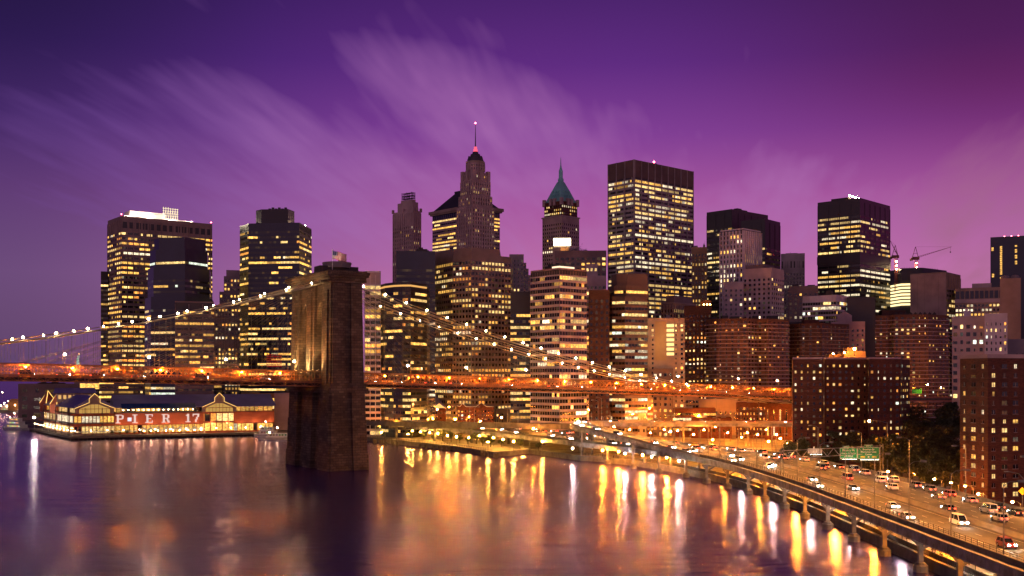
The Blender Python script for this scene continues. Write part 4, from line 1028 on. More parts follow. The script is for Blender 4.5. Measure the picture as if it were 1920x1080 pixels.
m = MB(); m.cyl((b.w*.4, b.d*.3, b.h), (b.w*.4, b.d*.3, b.h+3), .2, .2, 5); m.box(b.w*.2, b.d*.2, b.h, b.w*.7, b.d*.5, b.h+2); b.part('roof_plant', m, WM('grey')); b.finish()
b = block('office_block', 'purple grey blank slab below the white arched tower', 'office block', None, 1478, 1534, 539, 820, 6, 'purple', 'punched_few', depth=30, nwin=10); plant_on(b, 2); b.finish()
# ---- 17 pale pink stepped
b = block('setback_tower', 'pale pink concrete tower with sparse lit windows and a stepped flank', SKY, 1393, 1446, 1470, 504, 790, 52, 'pale', dict(ST['punched_few'], lit=.22, top=6, bw=4))
w, d, h = b.w, b.d, b.h
for k, (f, py) in enumerate(((1.22, 522), (1.42, 545), (1.6, 562))): b.tier([(w*.5, 3+k*2), (w*f, 3+k*2), (w*f, d*.8), (w*.5, d*.8)], 0, PZ(py, 790)-2.5, 'pale', dict(ST['punched_few'], lit=.35))
b.part('penthouse', (lambda q: (q.box(w*.1, d*.3, h, w*.9, d*.95, h+4), q)[1])(MB()), WM('purple')); b.finish()
b = block('office_block', 'low pale pink wing in front of the white ribbed building', 'office block', None, 1357, 1394, 531, 795, 6, 'pale', 'punched_few', depth=26, nwin=20); plant_on(b, 1); b.finish()
# ---- 18 black tower right
b = block('office_tower', 'tall black steel tower with bright lit right face and a dark band at mid height', SKY, 1533, 1612, 1669, 373, 850, 47, 'black', 'black')
w, d, h = b.w, b.d, b.h
m = MB(); zb_ = PZ(491, 850)-2.5; m.box(-.5, -.5, zb_, w+.3, d+.3, zb_+6.5); b.part('plant_band', m, WM('black'))
m = MB(); m.box(w*.1, d*.35, h, w*.5, d*.75, h+3.5); b.part('penthouse', m, WM('dark'))
for i in range(4): beacon(b, w*.12+i*w*.1, d*.33, h+3.4, .7, EWARM)
m = MB(); m.cyl((w*.75, d*.2, h), (w*.75, d*.2, h+5), .12, .06, 5); b.part('mast', m, steel_dark); b.finish()
b = block('office_block', 'low white office block with green tinted ribbon windows before the black tower', 'office block', 1505, 1568, 1591, 555, 800, 50, 'white', dict(ST['striped'], pal='cool', lit=.4, top=3.5), trim='white', nwin=60); plant_on(b, 2); b.finish()
b = block('office_block', 'squat black block at the foot of the black tower', 'office block', None, 1588, 1641, 560, 810, 8, 'black', 'blank', depth=30); b.finish()
b = block('courthouse', 'small pinkish stone building with a pedimented gable among the brick towers', 'building', None, 1558, 1622, 606, 785, 10, 'pink', dict(ST['punched_few'], lit=.12), depth=24, nwin=16)
w, h = b.w, b.h; m = MB(); m.blade([(w*.18, 0), (w*.62, 0), (w*.62, 6), (w*.40, 9.5), (w*.18, 6)], (0, 10, h), (1,0,0), (0,0,1), -10); b.part('gable', m, WM('pink')); b.finish()
# ---- 19 site with cranes
b = poly_tower('construction_tower', 'unfinished building with netted blue upper floors and floodlit lower floors', [
    ([(1664,930),(1690,900),(1730,895),(1775,920),(1775,960),(1670,960)], None, 503, 900)], 'slate', 'blank')
cx, cy = b.loc.x, b.loc.y
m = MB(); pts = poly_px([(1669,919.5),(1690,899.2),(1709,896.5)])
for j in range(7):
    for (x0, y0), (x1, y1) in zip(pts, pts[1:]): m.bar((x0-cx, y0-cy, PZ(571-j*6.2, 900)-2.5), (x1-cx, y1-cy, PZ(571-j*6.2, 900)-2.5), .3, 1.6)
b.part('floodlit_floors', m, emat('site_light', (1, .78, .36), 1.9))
m = MB()
for i in range(26):
    x = PX(1672+i*4, 900)-cx; m.bar((x, -25+abs(i-10)*.9, b.h-1), (x, -25+abs(i-10)*.9, b.h+1.4), .2)
b.part('perimeter_posts', m, steel_dark); b.root['category'] = 'construction'; b.finish()
def crane(label, px, Y, pys, pyc, jib, seed):
    r = thing('tower_crane', label, 'crane', (PX(px, Y), Y, 2.5)); z0 = PZ(pys, Y)-2.5-20; zc = PZ(pyc, Y)-2.5
    m = MB()
    for a, b_ in ((-.9, -.9), (.9, -.9), (.9, .9), (-.9, .9)): m.bar((a, b_, z0), (a, b_, zc), .28)
    n = int((zc-z0)/2); 
    for i in range(n):
        z = z0+i*2; m.bar((-.9, -.9, z), (.9, -.9, z+2), .18); m.bar((.9, .9, z), (-.9, .9, z+2), .18)
    m.build('mast', mat('crane_red', (.28, .06, .05), .6), r)
    m = MB(); m.box(-3.4, -1.3, zc, 2.2, 1.3, zc+2.4); m.box(-5.0, -1.2, zc-.8, -3.4, 1.2, zc+1.2); m.build('cab', mat('crane_cab', (.2, .07, .07), .6), r)
    m = MB(); tip = Vector((-.6, 0, zc+11)); m.bar((-3.2, 0, zc+2.4), tip, .35); m.bar((1.6, 0, zc+2.4), tip, .35); m.bar((-2, 0, zc+5.4), (.8, 0, zc+5.4), .25); m.build('gantry', MT['crane_red'], r)
    m = MB(); p = Vector((1.6, 0, zc+2.2)); q = Vector((jib[0], 0, zc+jib[1])); dd = (q-p)
    for o in ((0, -.6, -.4), (0, .6, -.4), (0, 0, .7)): m.bar(p+Vector(o), q, .2)
    for i in range(16):
        a = p+dd*(i/16); c = p+dd*((i+1)/16); k = 1-i/16; m.bar(a+Vector((0, -.6*k, -.4*k)), c+Vector((0, 0, .7*k)), .13); m.bar(a+Vector((0, 0, .7*k)), c+Vector((0, .6*k, -.4*k)), .13)
    m.bar(tip, q, .09); m.build('jib', MT['crane_red'], r)
    m = MB(); m.bar(q+Vector((-1, 0, 0)), q+Vector((-1, 0, -4)), .1); m.box(q.x-1.4, -.3, q.z-5, q.x-.6, .3, q.z-4); m.build('hook', steel_dark, r)
    for k in range(3):
        m = MB(); m.ball(0, -1.3, zc-3-k*3.4, .45); m.build('lamp', EWARM, r)
crane('red luffing crane with its long jib stretched low to the right', 1718, 905, 503, 487, (30, 11), 1)
crane('red luffing crane with its jib raised steeply beside the black tower', 1680, 908, 503, 484, (-5, 15), 2)
b = block('exchange_building', 'beige ribbed windowless slab with one glazed and lit narrow side', 'office block', 1707, 1774, 1801, 512, 860, 50, 'sand', dict(ST['bank'], top=12, lit=.5, full=.1, bw=3, pe=2), trim='tan')
w, d, h = b.w, b.d, b.h
b.wins = [q for q in b.wins if q[5][1] < -.5]
m = MB(); n = 34
m.box(-.35, 0, 0, -.01, d, h)
for i in range(n): m.box(-.8, d*(i+.2)/n, 0, -.35, d*(i+.75)/n, h)
b.part('ribbed_cladding', m, WM('pink')); b.finish()
b = block('office_tower', 'dark blue tower cut by the right frame with two columns of lit windows', SKY, None, 1857, 1990, 447, 1000, 8, 'navy', 'blank', depth=40)
rr = random.Random(12)
for px, lo, hi, p in ((1877, 464, 525, .9), (1905, 460, 500, .6), (1861, 462, 470, .9), (1862, 515, 522, .8)):
    y = lo
    while y < hi:
        if rr.random() < p:
            k = (px-960)/FPX; t = (k*1000-b.loc.x)/(cos(b.rz)-k*sin(b.rz)); b.wins.append((t, 0, PZ(y, 1000)-2.5, 1.8, 1.5, (0, -1), 0, GY, 1.1, (1, 0)))
        y += 3.6
b.finish()
for i in range(4): beacon(b, b.w*(.2+i*.1), 4, b.h, .7)
b = block('civic_building', 'broad pale stone civic building with columned attic and lit upper storeys', 'building', None, 1791, 1882, 543, 860, 6, 'tan', dict(ST['punched'], lit=.5, top=11.6, ww=.6, bw=2.8, pal='bright'), depth=40, nwin=60)
m = MB(); w, h = b.w, b.h
m.box(-.6, -.8, h-9.6, w+.6, 0, h-8.2); m.box(-.4, -.6, h-11, w+.4, 0, h-9.6); b.part('cornice', m, WM('pale'))
m = MB()
for i in range(10): m.box(w*(i+.12)/10, -.2, h-7.6, w*(i+.88)/10, -.02, h-1.6)
b.part('attic_glazing', m, WM('navy')); m = MB(); m.box(w*.35, b.d*.2, h, w*.75, b.d*.5, h+5); b.part('penthouse', m, WM('pale')); b.finish()
b = block('blank_tower', 'plain beige concrete shaft with two round tanks on top', 'building', None, 1875, 1914, 525, 700, 20, 'tan', 'blank', depth=14)
m = MB()
for x in (.25, .72): m.lathe(b.w*x, b.d*.4, [(b.w*.22, b.h), (b.w*.22, b.h+2.6), (b.w*.12, b.h+3.4)], 12)
b.part('roof_tanks', m, WM('grey')); b.finish()
b = block('apartment_block', 'pale pink apartment block with a bluish white upper wing above the brick towers', 'apartment block', None, 1785, 1846, 598, 500, 8, 'pale', dict(ST['punched'], lit=.2, pal='home', top=2), depth=20, nwin=40); plant_on(b, 2, 'white'); b.finish()
b = block('apartment_block', 'white gridded apartment block with rows of narrow windows beside the beige shaft', 'apartment block', None, 1846, 1889, 592, 490, 10, 'white', dict(ST['punched'], lit=.3, bw=1.9, fh=2.9, ww=.5, pal='home', top=2.5), depth=18, nwin=60); b.finish()
b = block('apartment_block', 'dim grey low block right of the white gridded apartments', 'apartment block', None, 1888, 1990, 640, 500, 8, 'grey', dict(ST['punched'], lit=.2, pal='home'), depth=18, nwin=20); b.finish()
# ---- brown apartment slabs with balcony bands
wc['brownbrick'] = ((.15, .075, .05), .9); wc['redwall'] = ((.42, .10, .05), .8); wc['orange'] = ((.5, .24, .09), .8)
def apart(label, pts, ytop, Yr, st, wall, trim, nwin=100, group=None, roof=None):
    b = poly_tower('apartment_tower', label, [(pts, None, ytop, Yr)], wall, st, trim, nwin, group); b.root['category'] = 'apartment block'
    if roof:
        m = MB(); r = b.r; X0 = PX(pts[0][0], Yr)-b.loc.x; X1 = PX(max(p[0] for p in pts), Yr)-b.loc.x
        for i in range(roof):
            x = X0+(X1-X0)*(.1+.8*(i+r.random()*.6)/roof); w_ = r.uniform(3, 7); m.box(x, 2, b.h, x+w_, 8, b.h+r.uniform(1.5, 4.2))
        b.part('roof_plant', m, WM('dark'))
    return b
GB = 'brown apartment slabs with pale balcony bands'
b = apart('brown apartment slab with pale balcony bands between the bridge ramp and the brick tower', [(1323,740),(1345,727),(1402,721),(1420,731),(1440,725),(1479,737),(1480,775),(1326,775)], 597, 722, dict(ST['balcony'], fh=2.62, lit=.13), 'brownbrick', 'pale', group=GB, roof=6); b.finish()
b = apart('darker brown apartment slab with thin pale bands peeking above the red brick tower', [(1476,765),(1500,753),(1540,749),(1592,765),(1592,805),(1478,805)], 606, 750, dict(ST['balcony'], fh=2.7, lit=.09), 'darkbrick', 'tan', group=GB, roof=4, nwin=60)
m = MB(); m.box(PX(1520,755)-b.loc.x, -2, b.h, PX(1548,755)-b.loc.x, 6, b.h+3.6); b.part('penthouse', m, WM('brick')); b.finish()
b = apart('wide brown apartment slab with pale balcony bands and slanted rooftop screens', [(1604,820),(1625,807),(1668,803),(1676,795),(1740,791),(1779,805),(1781,845),(1606,845)], 590, 795, dict(ST['balcony'], fh=2.9, lit=.2), 'brownbrick', 'pale', group=GB)
m = MB()
for i in range(9): x = PX(1690+i*9, 800)-b.loc.x; m.bar((x, 0, b.h), (x+2.2, 0, b.h+2.4), .25, 2.2)
b.part('roof_screens', m, WM('dark')); m = MB(); m.box(PX(1668,800)-b.loc.x, 3, b.h, PX(1714,800)-b.loc.x, 10, b.h+4.6); b.part('penthouse', m, WM('darkbrick')); b.finish()
b = apart('narrow dark end of a brown apartment slab under the pale pink block', [(1779,835),(1812,827),(1812,875),(1782,875)], 609, 827, dict(ST['balcony'], fh=2.9, lit=.12), 'darkbrick', 'tan', group=GB, nwin=30); b.finish()
# ---- mid distance blocks over the bridge deck
b = block('office_block', 'grey ribbed prewar block with a gold trimmed setback', 'office block', 1240, 1262, 1306, 569, 770, 46, 'purple', dict(ST['piers_white'], lit=.16, bw=2.6, pd=.5), trim='tan', nwin=50)
m = MB(); m.box(b.w*.1, b.d*.1, b.h, b.w*.9, b.d*.8, b.h+6); b.part('attic', m, WM('purple')); m = MB(); m.box(-.3, -.3, b.h-1.2, b.w*.5, -.05, b.h+.2); b.part('gold_trim', m, WM('sand'))
m = MB(); m.lathe(b.w*.55, b.d*.4, [(1.8, b.h+6), (2, b.h+10), (.2, b.h+12)], 10); b.part('water_tank', m, wood_m); b.finish()
b = block('brick_block', 'dark red brick apartment block with scattered lit windows and an orange lit roof', 'apartment block', None, 1283, 1334, 576, 745, 8, 'darkbrick', dict(ST['punched'], lit=.4, bw=2.6, fh=3.0, pal='home', ww=.45), depth=24, nwin=90)
for t in (.72, .84, .95): beacon(b, b.w*t, 1, b.h+.4, .5, emat('roof_sodium', (1, .5, .1), 60) if 'roof_sodium' not in bpy.data.materials else bpy.data.materials['roof_sodium'])
m = MB(); m.box(b.w*.6, 6, b.h, b.w*1.0, 14, b.h+5); b.part('penthouse', m, WM('brick')); b.finish()
b = block('hotel_block', 'low beige hotel block with one bright stairwell of stacked lights', 'hotel', None, 1175, 1284, 600, 660, 6, 'tan', dict(ST['punched'], lit=.22, bw=3.4, fh=2.9, ww=.34, pal='home', top=2.2), depth=22, nwin=70)
x0 = b.w*(1250-1175)/109; x1 = b.w*(1264-1175)/109
b.wins = [q for q in b.wins if not (x0-8 < q[0] < x1+.8)]
for j in range(7):
    m = MB(); m.box(x0, -.12, b.h-4.6-j*2.9, x1, -.02, b.h-2.7-j*2.9); b.part('stair_light', m, emat('stair_light', (1, .70, .26), 1.5) if 'stair_light' not in bpy.data.materials else bpy.data.materials['stair_light'])
m = MB(); m.box(x0-7, -.4, b.h-25, x0-.3, -.02, b.h-1); b.part('stair_wall', m, WM('sand')); plant_on(b, 3, 'grey', 3)
sp = bpy.data.lights.new('stair_wash', 'POINT'); sp.energy = 2600; sp.color = (1, .66, .25); sp.shadow_soft_size = 2
so = bpy.data.objects.new('stair_wash', sp); COL.objects.link(so); so.location = b.world(x0-3, -11, b.h-14); b.finish()
b = block('brick_block', 'small dark block in front of the beige hotel block beside the bridge', 'building', None, 1224, 1262, 694, 650, 6, 'brown', 'lowrise', depth=14, nwin=10); b.finish()
# ---- near brick towers
b = apart('red brick apartment tower with three projecting bays and many lit windows beside the highway', [(1485,446),(1486,437),(1544,431),(1546,439),(1627,441),(1629,433),(1688,436),(1692,444),(1706,452),(1706,480),(1488,480)], 673, 436, dict(ST['brick_flat'], fh=2.55, bw=2.6, ww=.36, lit=.36, wh=.42), 'brick', 'brick', nwin=100)
cx, cy = b.loc.x, b.loc.y
m = MB(); pts = poly_px([(1486,437),(1544,431),(1546,439),(1627,441),(1629,433),(1688,436)])
for (x0, y0), (x1, y1) in zip(pts, pts[1:]): m.bar((x0-cx, y0-cy-.1, b.h+.3), (x1-cx, y1-cy-.1, b.h+.3), .5, .7)
b.part('cornice', m, WM('pink'))
m = MB(); m.box(PX(1585,446)-cx, 0, b.h, PX(1625,446)-cx, 9, b.h+3.4); m.box(PX(1560,446)-cx, 3, b.h, PX(1584,446)-cx, 9, b.h+2.2); m.box(PX(1592,446)-cx, 2, b.h+3.4, PX(1612,446)-cx, 7, b.h+5); b.part('penthouse', m, WM('orange'))
roof_m = emat('roof_lamp', (1, .42, .08), 420)
for i, (px, py) in enumerate(((1606, 654), (1587, 661), (1566, 663))):
    m = MB(); z = PZ(py, 440)-2.5; m.cyl((PX(px, 440)-cx, -4.5, b.h), (PX(px, 440)-cx, -4.5, z-.3), .12, .1, 5, 1); m.ball(PX(px, 440)-cx, -4.5, z, .5 if i == 0 else .3); b.part('roof_lamp', m, [roof_m, pole_m])
b.finish()
b = block('apartment_tower', 'near red brick apartment tower with paired windows cut off by the frame', 'apartment block', 1800, 1852, 1995, 668, 300, 14, 'brick', dict(ST['brick_flat'], fh=2.58, bw=3.55, ww=.36, lit=.3, wh=.46, dim=.03), trim='pink', roofkit=False)
m = MB(); w, d = b.w, b.d; m.box(-.5, -.5, b.h-.5, w, -.02, b.h+.6); m.box(-.5, -.02, b.h-.5, -.02, d, b.h+.6); b.part('cornice', m, WM('pink'))
sm = MB()
for q in b.wins:                                         # stone sills
    x, y, z, ww_, wh_, n, rot, c, g, dd = q
    p = Vector((x+n[0]*.1, y+n[1]*.1, z-wh_/2-.08)); t = Vector((dd[0], dd[1], 0))*(ww_/2+.15); sm.bar(p-t, p+t, .22, .14)
    p2 = Vector((x+n[0]*.1, y+n[1]*.1, z)); sm.bar(p2-Vector((0,0,wh_/2)), p2+Vector((0,0,wh_/2)), .1, .1)
tag(b.part('window_sills', sm, WM('tan')), kind='stuff'); b.finish()
# ================================================================== low buildings of the waterfront district
def low(name, label, cat, x0, x1, yt, Y, wall, st='lowrise', a=4, depth=16, nwin=14, **kw):
    b = block(name, label, cat, None, x0, x1, yt, Y, a, wall, st, depth=depth, nwin=nwin, **kw); return b
def gable_roof(b, x0, y0, x1, y1, z, h, mat_, axis='x', over=.6, name='roof'):
    m = MB()
    if axis == 'x':
        ym = (y0+y1)/2; A = [(x0-over, y0-over, z), (x1+over, y0-over, z), (x1+over, ym, z+h), (x0-over, ym, z+h), (x1+over, y1+over, z), (x0-over, y1+over, z)]
        for q in ((0,1,2,3), (3,2,4,5)): m.face([A[i] for i in q]); m.face([(A[i][0], A[i][1], A[i][2]-.35) for i in reversed(q)])
        m.face([A[0], A[3], A[5]]); m.face([A[1], A[4], A[2]])
        m.face([A[0], (A[0][0], A[0][1], z-.35), (A[1][0], A[1][1], z-.35), A[1]])
    else:
        xm = (x0+x1)/2; A = [(x0-over, y0-over, z), (x0-over, y1+over, z), (xm, y1+over, z+h), (xm, y0-over, z+h), (x1+over, y1+over, z), (x1+over, y0-over, z)]
        for q in ((0,3,2,1), (3,5,4,2)): m.face([A[i] for i in q]); m.face([(A[i][0], A[i][1], A[i][2]-.35) for i in reversed(q)])
        m.face([A[0], A[5], A[3]]); m.face([A[1], A[2], A[4]])
    return b.part(name, m, mat_)
VIO = WM('violetroof')
b = low('market_hall', 'long market hall with a violet hipped roof, lit gables and blue eave lights', 'market hall', 697, 872, 766, 716, 'brick', dict(ST['lowrise'], lit=.3), 6, 30, 24, roofkit=False)
w, d, h = b.w, b.d, b.h
m = MB(); m.prism([(-1, -1), (w+1, -1), (w+1, d+1), (-1, d+1)], h, h+8.2, 0, None, [(w*.14, d*.45), (w*.86, d*.45), (w*.86, d*.55), (w*.14, d*.55)]); b.part('roof', m, VIO)
for t in (.45, .72):
    m = MB(); x = w*t; m.blade([(-5.5, 0), (5.5, 0), (0, 4.2)], (x, -1.4, h+.2), (1,0,0), (0,0,1), -6); g = b.part('gable', m, VIO)
    m = MB(); m.blade([(-4, 0), (4, 0), (0, 3.0)], (x, -1.5, h+.4), (1,0,0), (0,0,1), .05); m.build('gable_window', emat('gable_glow', (1, .56, .16), 1.2) if 'gable_glow' not in bpy.data.materials else bpy.data.materials['gable_glow'], g)
m = MB()
for i in range(30): m.ball(1+i*w*.45/30, -1.3, h-.2, .13, n=5)
b.part('eave_lights', m, emat('blue_led', (.3, .25, 1), 6)); b.finish()
b = low('brick_house', 'red brick warehouse with a wavy white trimmed parapet beside the market hall', 'warehouse', 857, 926, 764, 690, 'brick', dict(ST['lowrise'], lit=.12, fh=2.6, bw=2.2), 4, 18, 10, roofkit=False)
w, h = b.w, b.h; m = MB(); pr = [(0, 1), (w*.08, .4), (w*.15, 2.6), (w*.24, .4), (w*.52, .4), (w*.66, 3.0), (w*.80, .4), (w, .4)]
m.blade([(0, 0)]+[(w, 0)]+[(x, z) for x, z in reversed(pr)], (0, -.15, h), (1,0,0), (0,0,1), -.5); p = b.part('parapet', m, WM('brick'))
m = MB()
for (x0, z0), (x1, z1) in zip(pr, pr[1:]): m.bar((x0, -.3, h+z0+.15), (x1, -.3, h+z1+.15), .3, .3)
m.build('coping', paint_white, p); b.finish()
LOW = [
 ('brick_house', 'dark brick block with warm lit arched windows behind the wavy parapet', 'building', 872, 942, 741, 770, 'brick', dict(ST['lowrise'], lit=.5, pal='yellow')),
 ('shop_house', 'small slate roofed block beside the wavy parapet warehouse', 'building', 928, 966, 770, 700, 'slate', 'lowrise'),
 ('shop_house', 'pale low block with a few lit windows behind the slate roofed block', 'building', 938, 1000, 748, 760, 'tan', 'lowrise'),
 ('shop_house', 'blue grey block with flat roof beneath the bridge side span', 'building', 968, 1052, 752, 720, 'slate', 'lowrise'),
 ('shop_house', 'beige block with three rows of glowing windows beneath the bridge side span', 'building', 1046, 1108, 748, 700, 'sand', dict(ST['lowrise'], lit=.55, pal='yellow')),
 ('shop_house', 'dark office block with yellow lamps along one storey', 'building', 1106, 1176, 757, 690, 'brown', dict(ST['lowrise'], lit=.35, pal='yellow')),
 ('storage_shed', 'white windowless shed roof block beneath the bridge cables', 'building', 1160, 1226, 748, 715, 'pale', 'blank'),
 ('shop_house', 'long low grey block lit orange behind the ramp bend', 'building', 1100, 1212, 776, 655, 'grey', 'lowrise'),
 ('apartment_house', 'pale framed apartment house stepping down with lit terraces', 'apartment block', 1206, 1310, 744, 690, 'tan', dict(ST['striped'], lit=.45, fh=3.2, pal='yellow', top=1.5)),
 ('apartment_house', 'brick apartment house with orange lit terrace storeys', 'apartment block', 1212, 1342, 768, 655, 'brick', dict(ST['ribbon_lit'], lit=.6, full=.5, fh=3.1, pal='yellow', top=1.2, hi=1.2)),
 ('shop_house', 'beige loft block with a blank upper wall beside the lit terraces', 'building', 1310, 1384, 751, 680, 'tan', dict(ST['lowrise'], top=6)),
 ('brick_house', 'red brick row block with close set windows near the red brick tower', 'building', 1380, 1442, 758, 640, 'brick', dict(ST['lowrise'], lit=.3, bw=2, fh=3)),
 ('shop_house', 'brick hall with tall slot windows beside the red brick tower', 'building', 1434, 1492, 760, 625, 'brick', dict(ST['lowrise'], fh=9, wh=.7, ww=.25, lit=.8, bw=3.4, pal='bright')),
 ('brick_house', 'low brick row in front of the orange terraces', 'building', 1296, 1372, 786, 640, 'brick', dict(ST['lowrise'], lit=.4)),
]
for i, (nm, lb, ct, x0, x1, yt, Y, wl_, st_) in enumerate(LOW):
    b = low(nm, lb, ct, x0, x1, yt, Y, wl_, st_, 3+(i % 3)*4)
    plant_on(b, 2, 'grey', 2.5); b.finish()
# filler blocks further back below the deck
rr = random.Random(77); px = 395; i = 0
FB = ['dark brick', 'slate grey', 'brown stone', 'pale stone', 'sandy stone']; FW = ['darkbrick', 'slate', 'brown', 'tan', 'sand']
while px < 1500:
    wpx = rr.uniform(32, 70); k = rr.randrange(5); Y = rr.uniform(760, 900)
    if px < 700: Y = rr.uniform(765, 820)
    py = rr.uniform(722, 744)
    b = low('street_block', f'{FB[k]} street block behind the waterfront, {ordn(i)} from the river end of the bridge deck', 'building', px, px+wpx, py, Y, FW[k], dict(ST['lowrise'], lit=.35, pal='yellow'), rr.choice([3, 6, 9]), 18, 12, group='street blocks seen below the bridge deck', occ=False)
    plant_on(b, 1, 'dark', 2); b.finish(); px += wpx*rr.uniform(.8, 1.05); i += 1
for nm, lb, x0, x1, yt, Y, wl_, st_ in (
  ('ferry_terminal', 'long flat roofed ferry terminal behind the pier pavilion', 34, 152, 722, 900, 'tan', dict(ST['lowrise'], fh=7, lit=.12, bw=9, ww=.7, wh=.5)),
  ('glass_hall', 'small glass hall glowing white beside the ferry terminal', 150, 188, 717, 860, 'white', dict(ST['ribbon_lit'], lit=1, full=1, top=.6, fh=5, ww=.97, wh=.9, pal='bright', hi=2.2)),
  ('office_podium', 'tan office podium with rows of yellow windows under the bridge deck', 186, 272, 700, 835, 'tan', dict(ST['ribbon_lit'], lit=.75, full=.7, top=2)),
  ('office_podium', 'dark office podium with lamp lit ground floor under the bridge deck', 270, 420, 716, 800, 'dark', dict(ST['ribbon_lit'], lit=.3, full=.1, top=2))):
    b = low(nm, lb, 'building', x0, x1, yt, Y, wl_, st_, 20, 24, 30, occ=False); plant_on(b, 2, 'dark', 2); b.finish()
# ================================================================== pier with its pavilion
PA = atan2(47, 104); A0 = Vector((-273, 658, 0))
pf = thing('pier_platform', 'dark piled pier deck under the red market pavilion', 'pier', A0, PA)
ED = Vector((-.56, .83, 0)); c_, s_ = cos(PA), sin(PA)
def loc2(wx, wy): dx, dy = wx-A0.x, wy-A0.y; return (c_*dx+s_*dy, -s_*dx+c_*dy)
e0 = loc2(A0.x+ED.x*135, A0.y+ED.y*135)
m = MB(); m.prism([(0, 0), (152, 0), (152, 60), e0], 1.2, 2.5, 0, None, None, True); m.build('deck', [mat('pier_boards', (.16, .13, .11), .8)], pf)
m = MB()
for i in range(60):
    t = i/59
    for q in ((t*152, .8), (e0[0]*t*1.0+.6, e0[1]*t)): m.cyl((q[0], q[1], -2), (q[0], q[1], 1.3), .3, .3, 6)
tag(m.build('piles', wood_m, pf), kind='stuff')
pb = Bld('pier_pavilion', 'red waterfront market pavilion with blue grey gabled roofs and lit gable edges on the pier', 'pavilion', (A0.x, A0.y, 2.5), PA, 444, None, 100)
G = 0
GL = dict(ST['ribbon_lit'], fh=6.2, bw=2.6, ww=.85, wh=.8, lit=.9, full=1, top=.3, sp=.05, pd=.1, pal='yellow', hi=1.4, lo=.5)
SIDE = [(e0[0]*.82+3, e0[1]*.82+10)]
pb.tier([(28, 14), (128, 14), (128, 48), (28, 48)], 0, 6.4, 'redwall', dict(GL, lit=.7, fh=5.8), 'redwall')
pb.tier([(26.5, 10), (128, 10), (128, 48), (26.5, 48)], 6.4, 13.6, 'redwall', 'blank')
pb.tier([(28, 16), (128, 16), (128, 48), (28, 48)], 13.6, 17.4, 'orange', dict(GL, fh=3.4, bw=3), 'redwall')
gable_roof(pb, 27, 12, 129, 50, 17.4, 7.6, VIO, 'x')
# west hall: ridge runs inland
Hh = [(3, 10), (27, 10), (27, 50), (e0[0]*.8+6, e0[1]*.8), (e0[0]*.8-6, e0[1]*.8-6)]
W1 = [(3, 12), (27, 12), (27, 60), (8, 108), (-13, 104)]; W2 = [(.6, 10), (28, 10), (28, 61), (9, 111), (-16, 106)]; W3 = [(4, 12.6), (26, 12.6), (26, 60), (8, 107), (-12, 103)]
GL2 = dict(GL, fh=5.4, bw=2.2, lit=.85, ww=.78)
pb.tier(W1, 0, 6.2, 'tan', GL2, 'redwall'); pb.tier(W2, 6.2, 7.1, 'redwall', 'blank')
pb.tier(W1, 7.1, 12.6, 'tan', dict(GL2, fh=5.0), 'redwall'); pb.tier(W2, 12.6, 13.6, 'redwall', 'blank')
pb.tier(W3, 13.6, 17.4, 'orange', dict(GL, fh=3.4, lit=.9), 'redwall')
m = MB(); r0 = Vector((15, 11, 25.0)); r1 = Vector((-3, 107, 25.0))
m.face([(1.6, 11, 17.3), tuple(r0), tuple(r1), (-15, 105, 17.3)]); m.face([(28, 11, 17.3), (10, 110, 17.3), tuple(r1), tuple(r0)]); m.face([(1.6, 11, 17.3), (28, 11, 17.3), tuple(r0)]); pb.part('roof', m, VIO)
m = MB(); m.box(-6, 60, 20, 17, 70, 26.0); mo = pb.part('monitor', m, WM('tan'))
for i in range(7):
    m = MB(); m.box(-5+i*3.1, 59.85, 22.0, -3.2+i*3.1, 59.97, 24.6); m.build('monitor_window', emat('monitor_glow', (1, .55, .18), .8) if 'monitor_glow' not in bpy.data.materials else bpy.data.materials['monitor_glow'], mo)
m = MB(); m.face([(-8, 58.5, 25.9), (19, 58.5, 25.9), (18, 65, 29.4), (-7, 65, 29.4)]); m.face([(-7, 65, 29.4), (18, 65, 29.4), (19, 71.5, 25.9), (-8, 71.5, 25.9)]); pb.part('roof', m, VIO)
for q in ((0.2, 11), (-3, 30), (-6.3, 50), (-9.6, 70), (-13, 90), (1, 9.4), (10, 9.4), (20, 9.4)):   # slender gallery posts
    m = MB(); m.cyl((q[0]-.6, q[1], 0), (q[0]-.6, q[1], 17.3), .22, .22, 6); pb.part('column', m, steel_dark)
m = MB()
for z in (7.1, 13.6):
    for p_, q_ in (((.6, 10), (-16, 106)), ((.6, 10), (28, 10))): m.bar((p_[0], p_[1], z+1.05), (q_[0], q_[1], z+1.05), .09); m.bar((p_[0], p_[1], z+.55), (q_[0], q_[1], z+.55), .06)
pb.part('gallery_rail', m, steel_dark)
TRIM = emat('gable_light_trim', (1, .58, .15), 2.2)
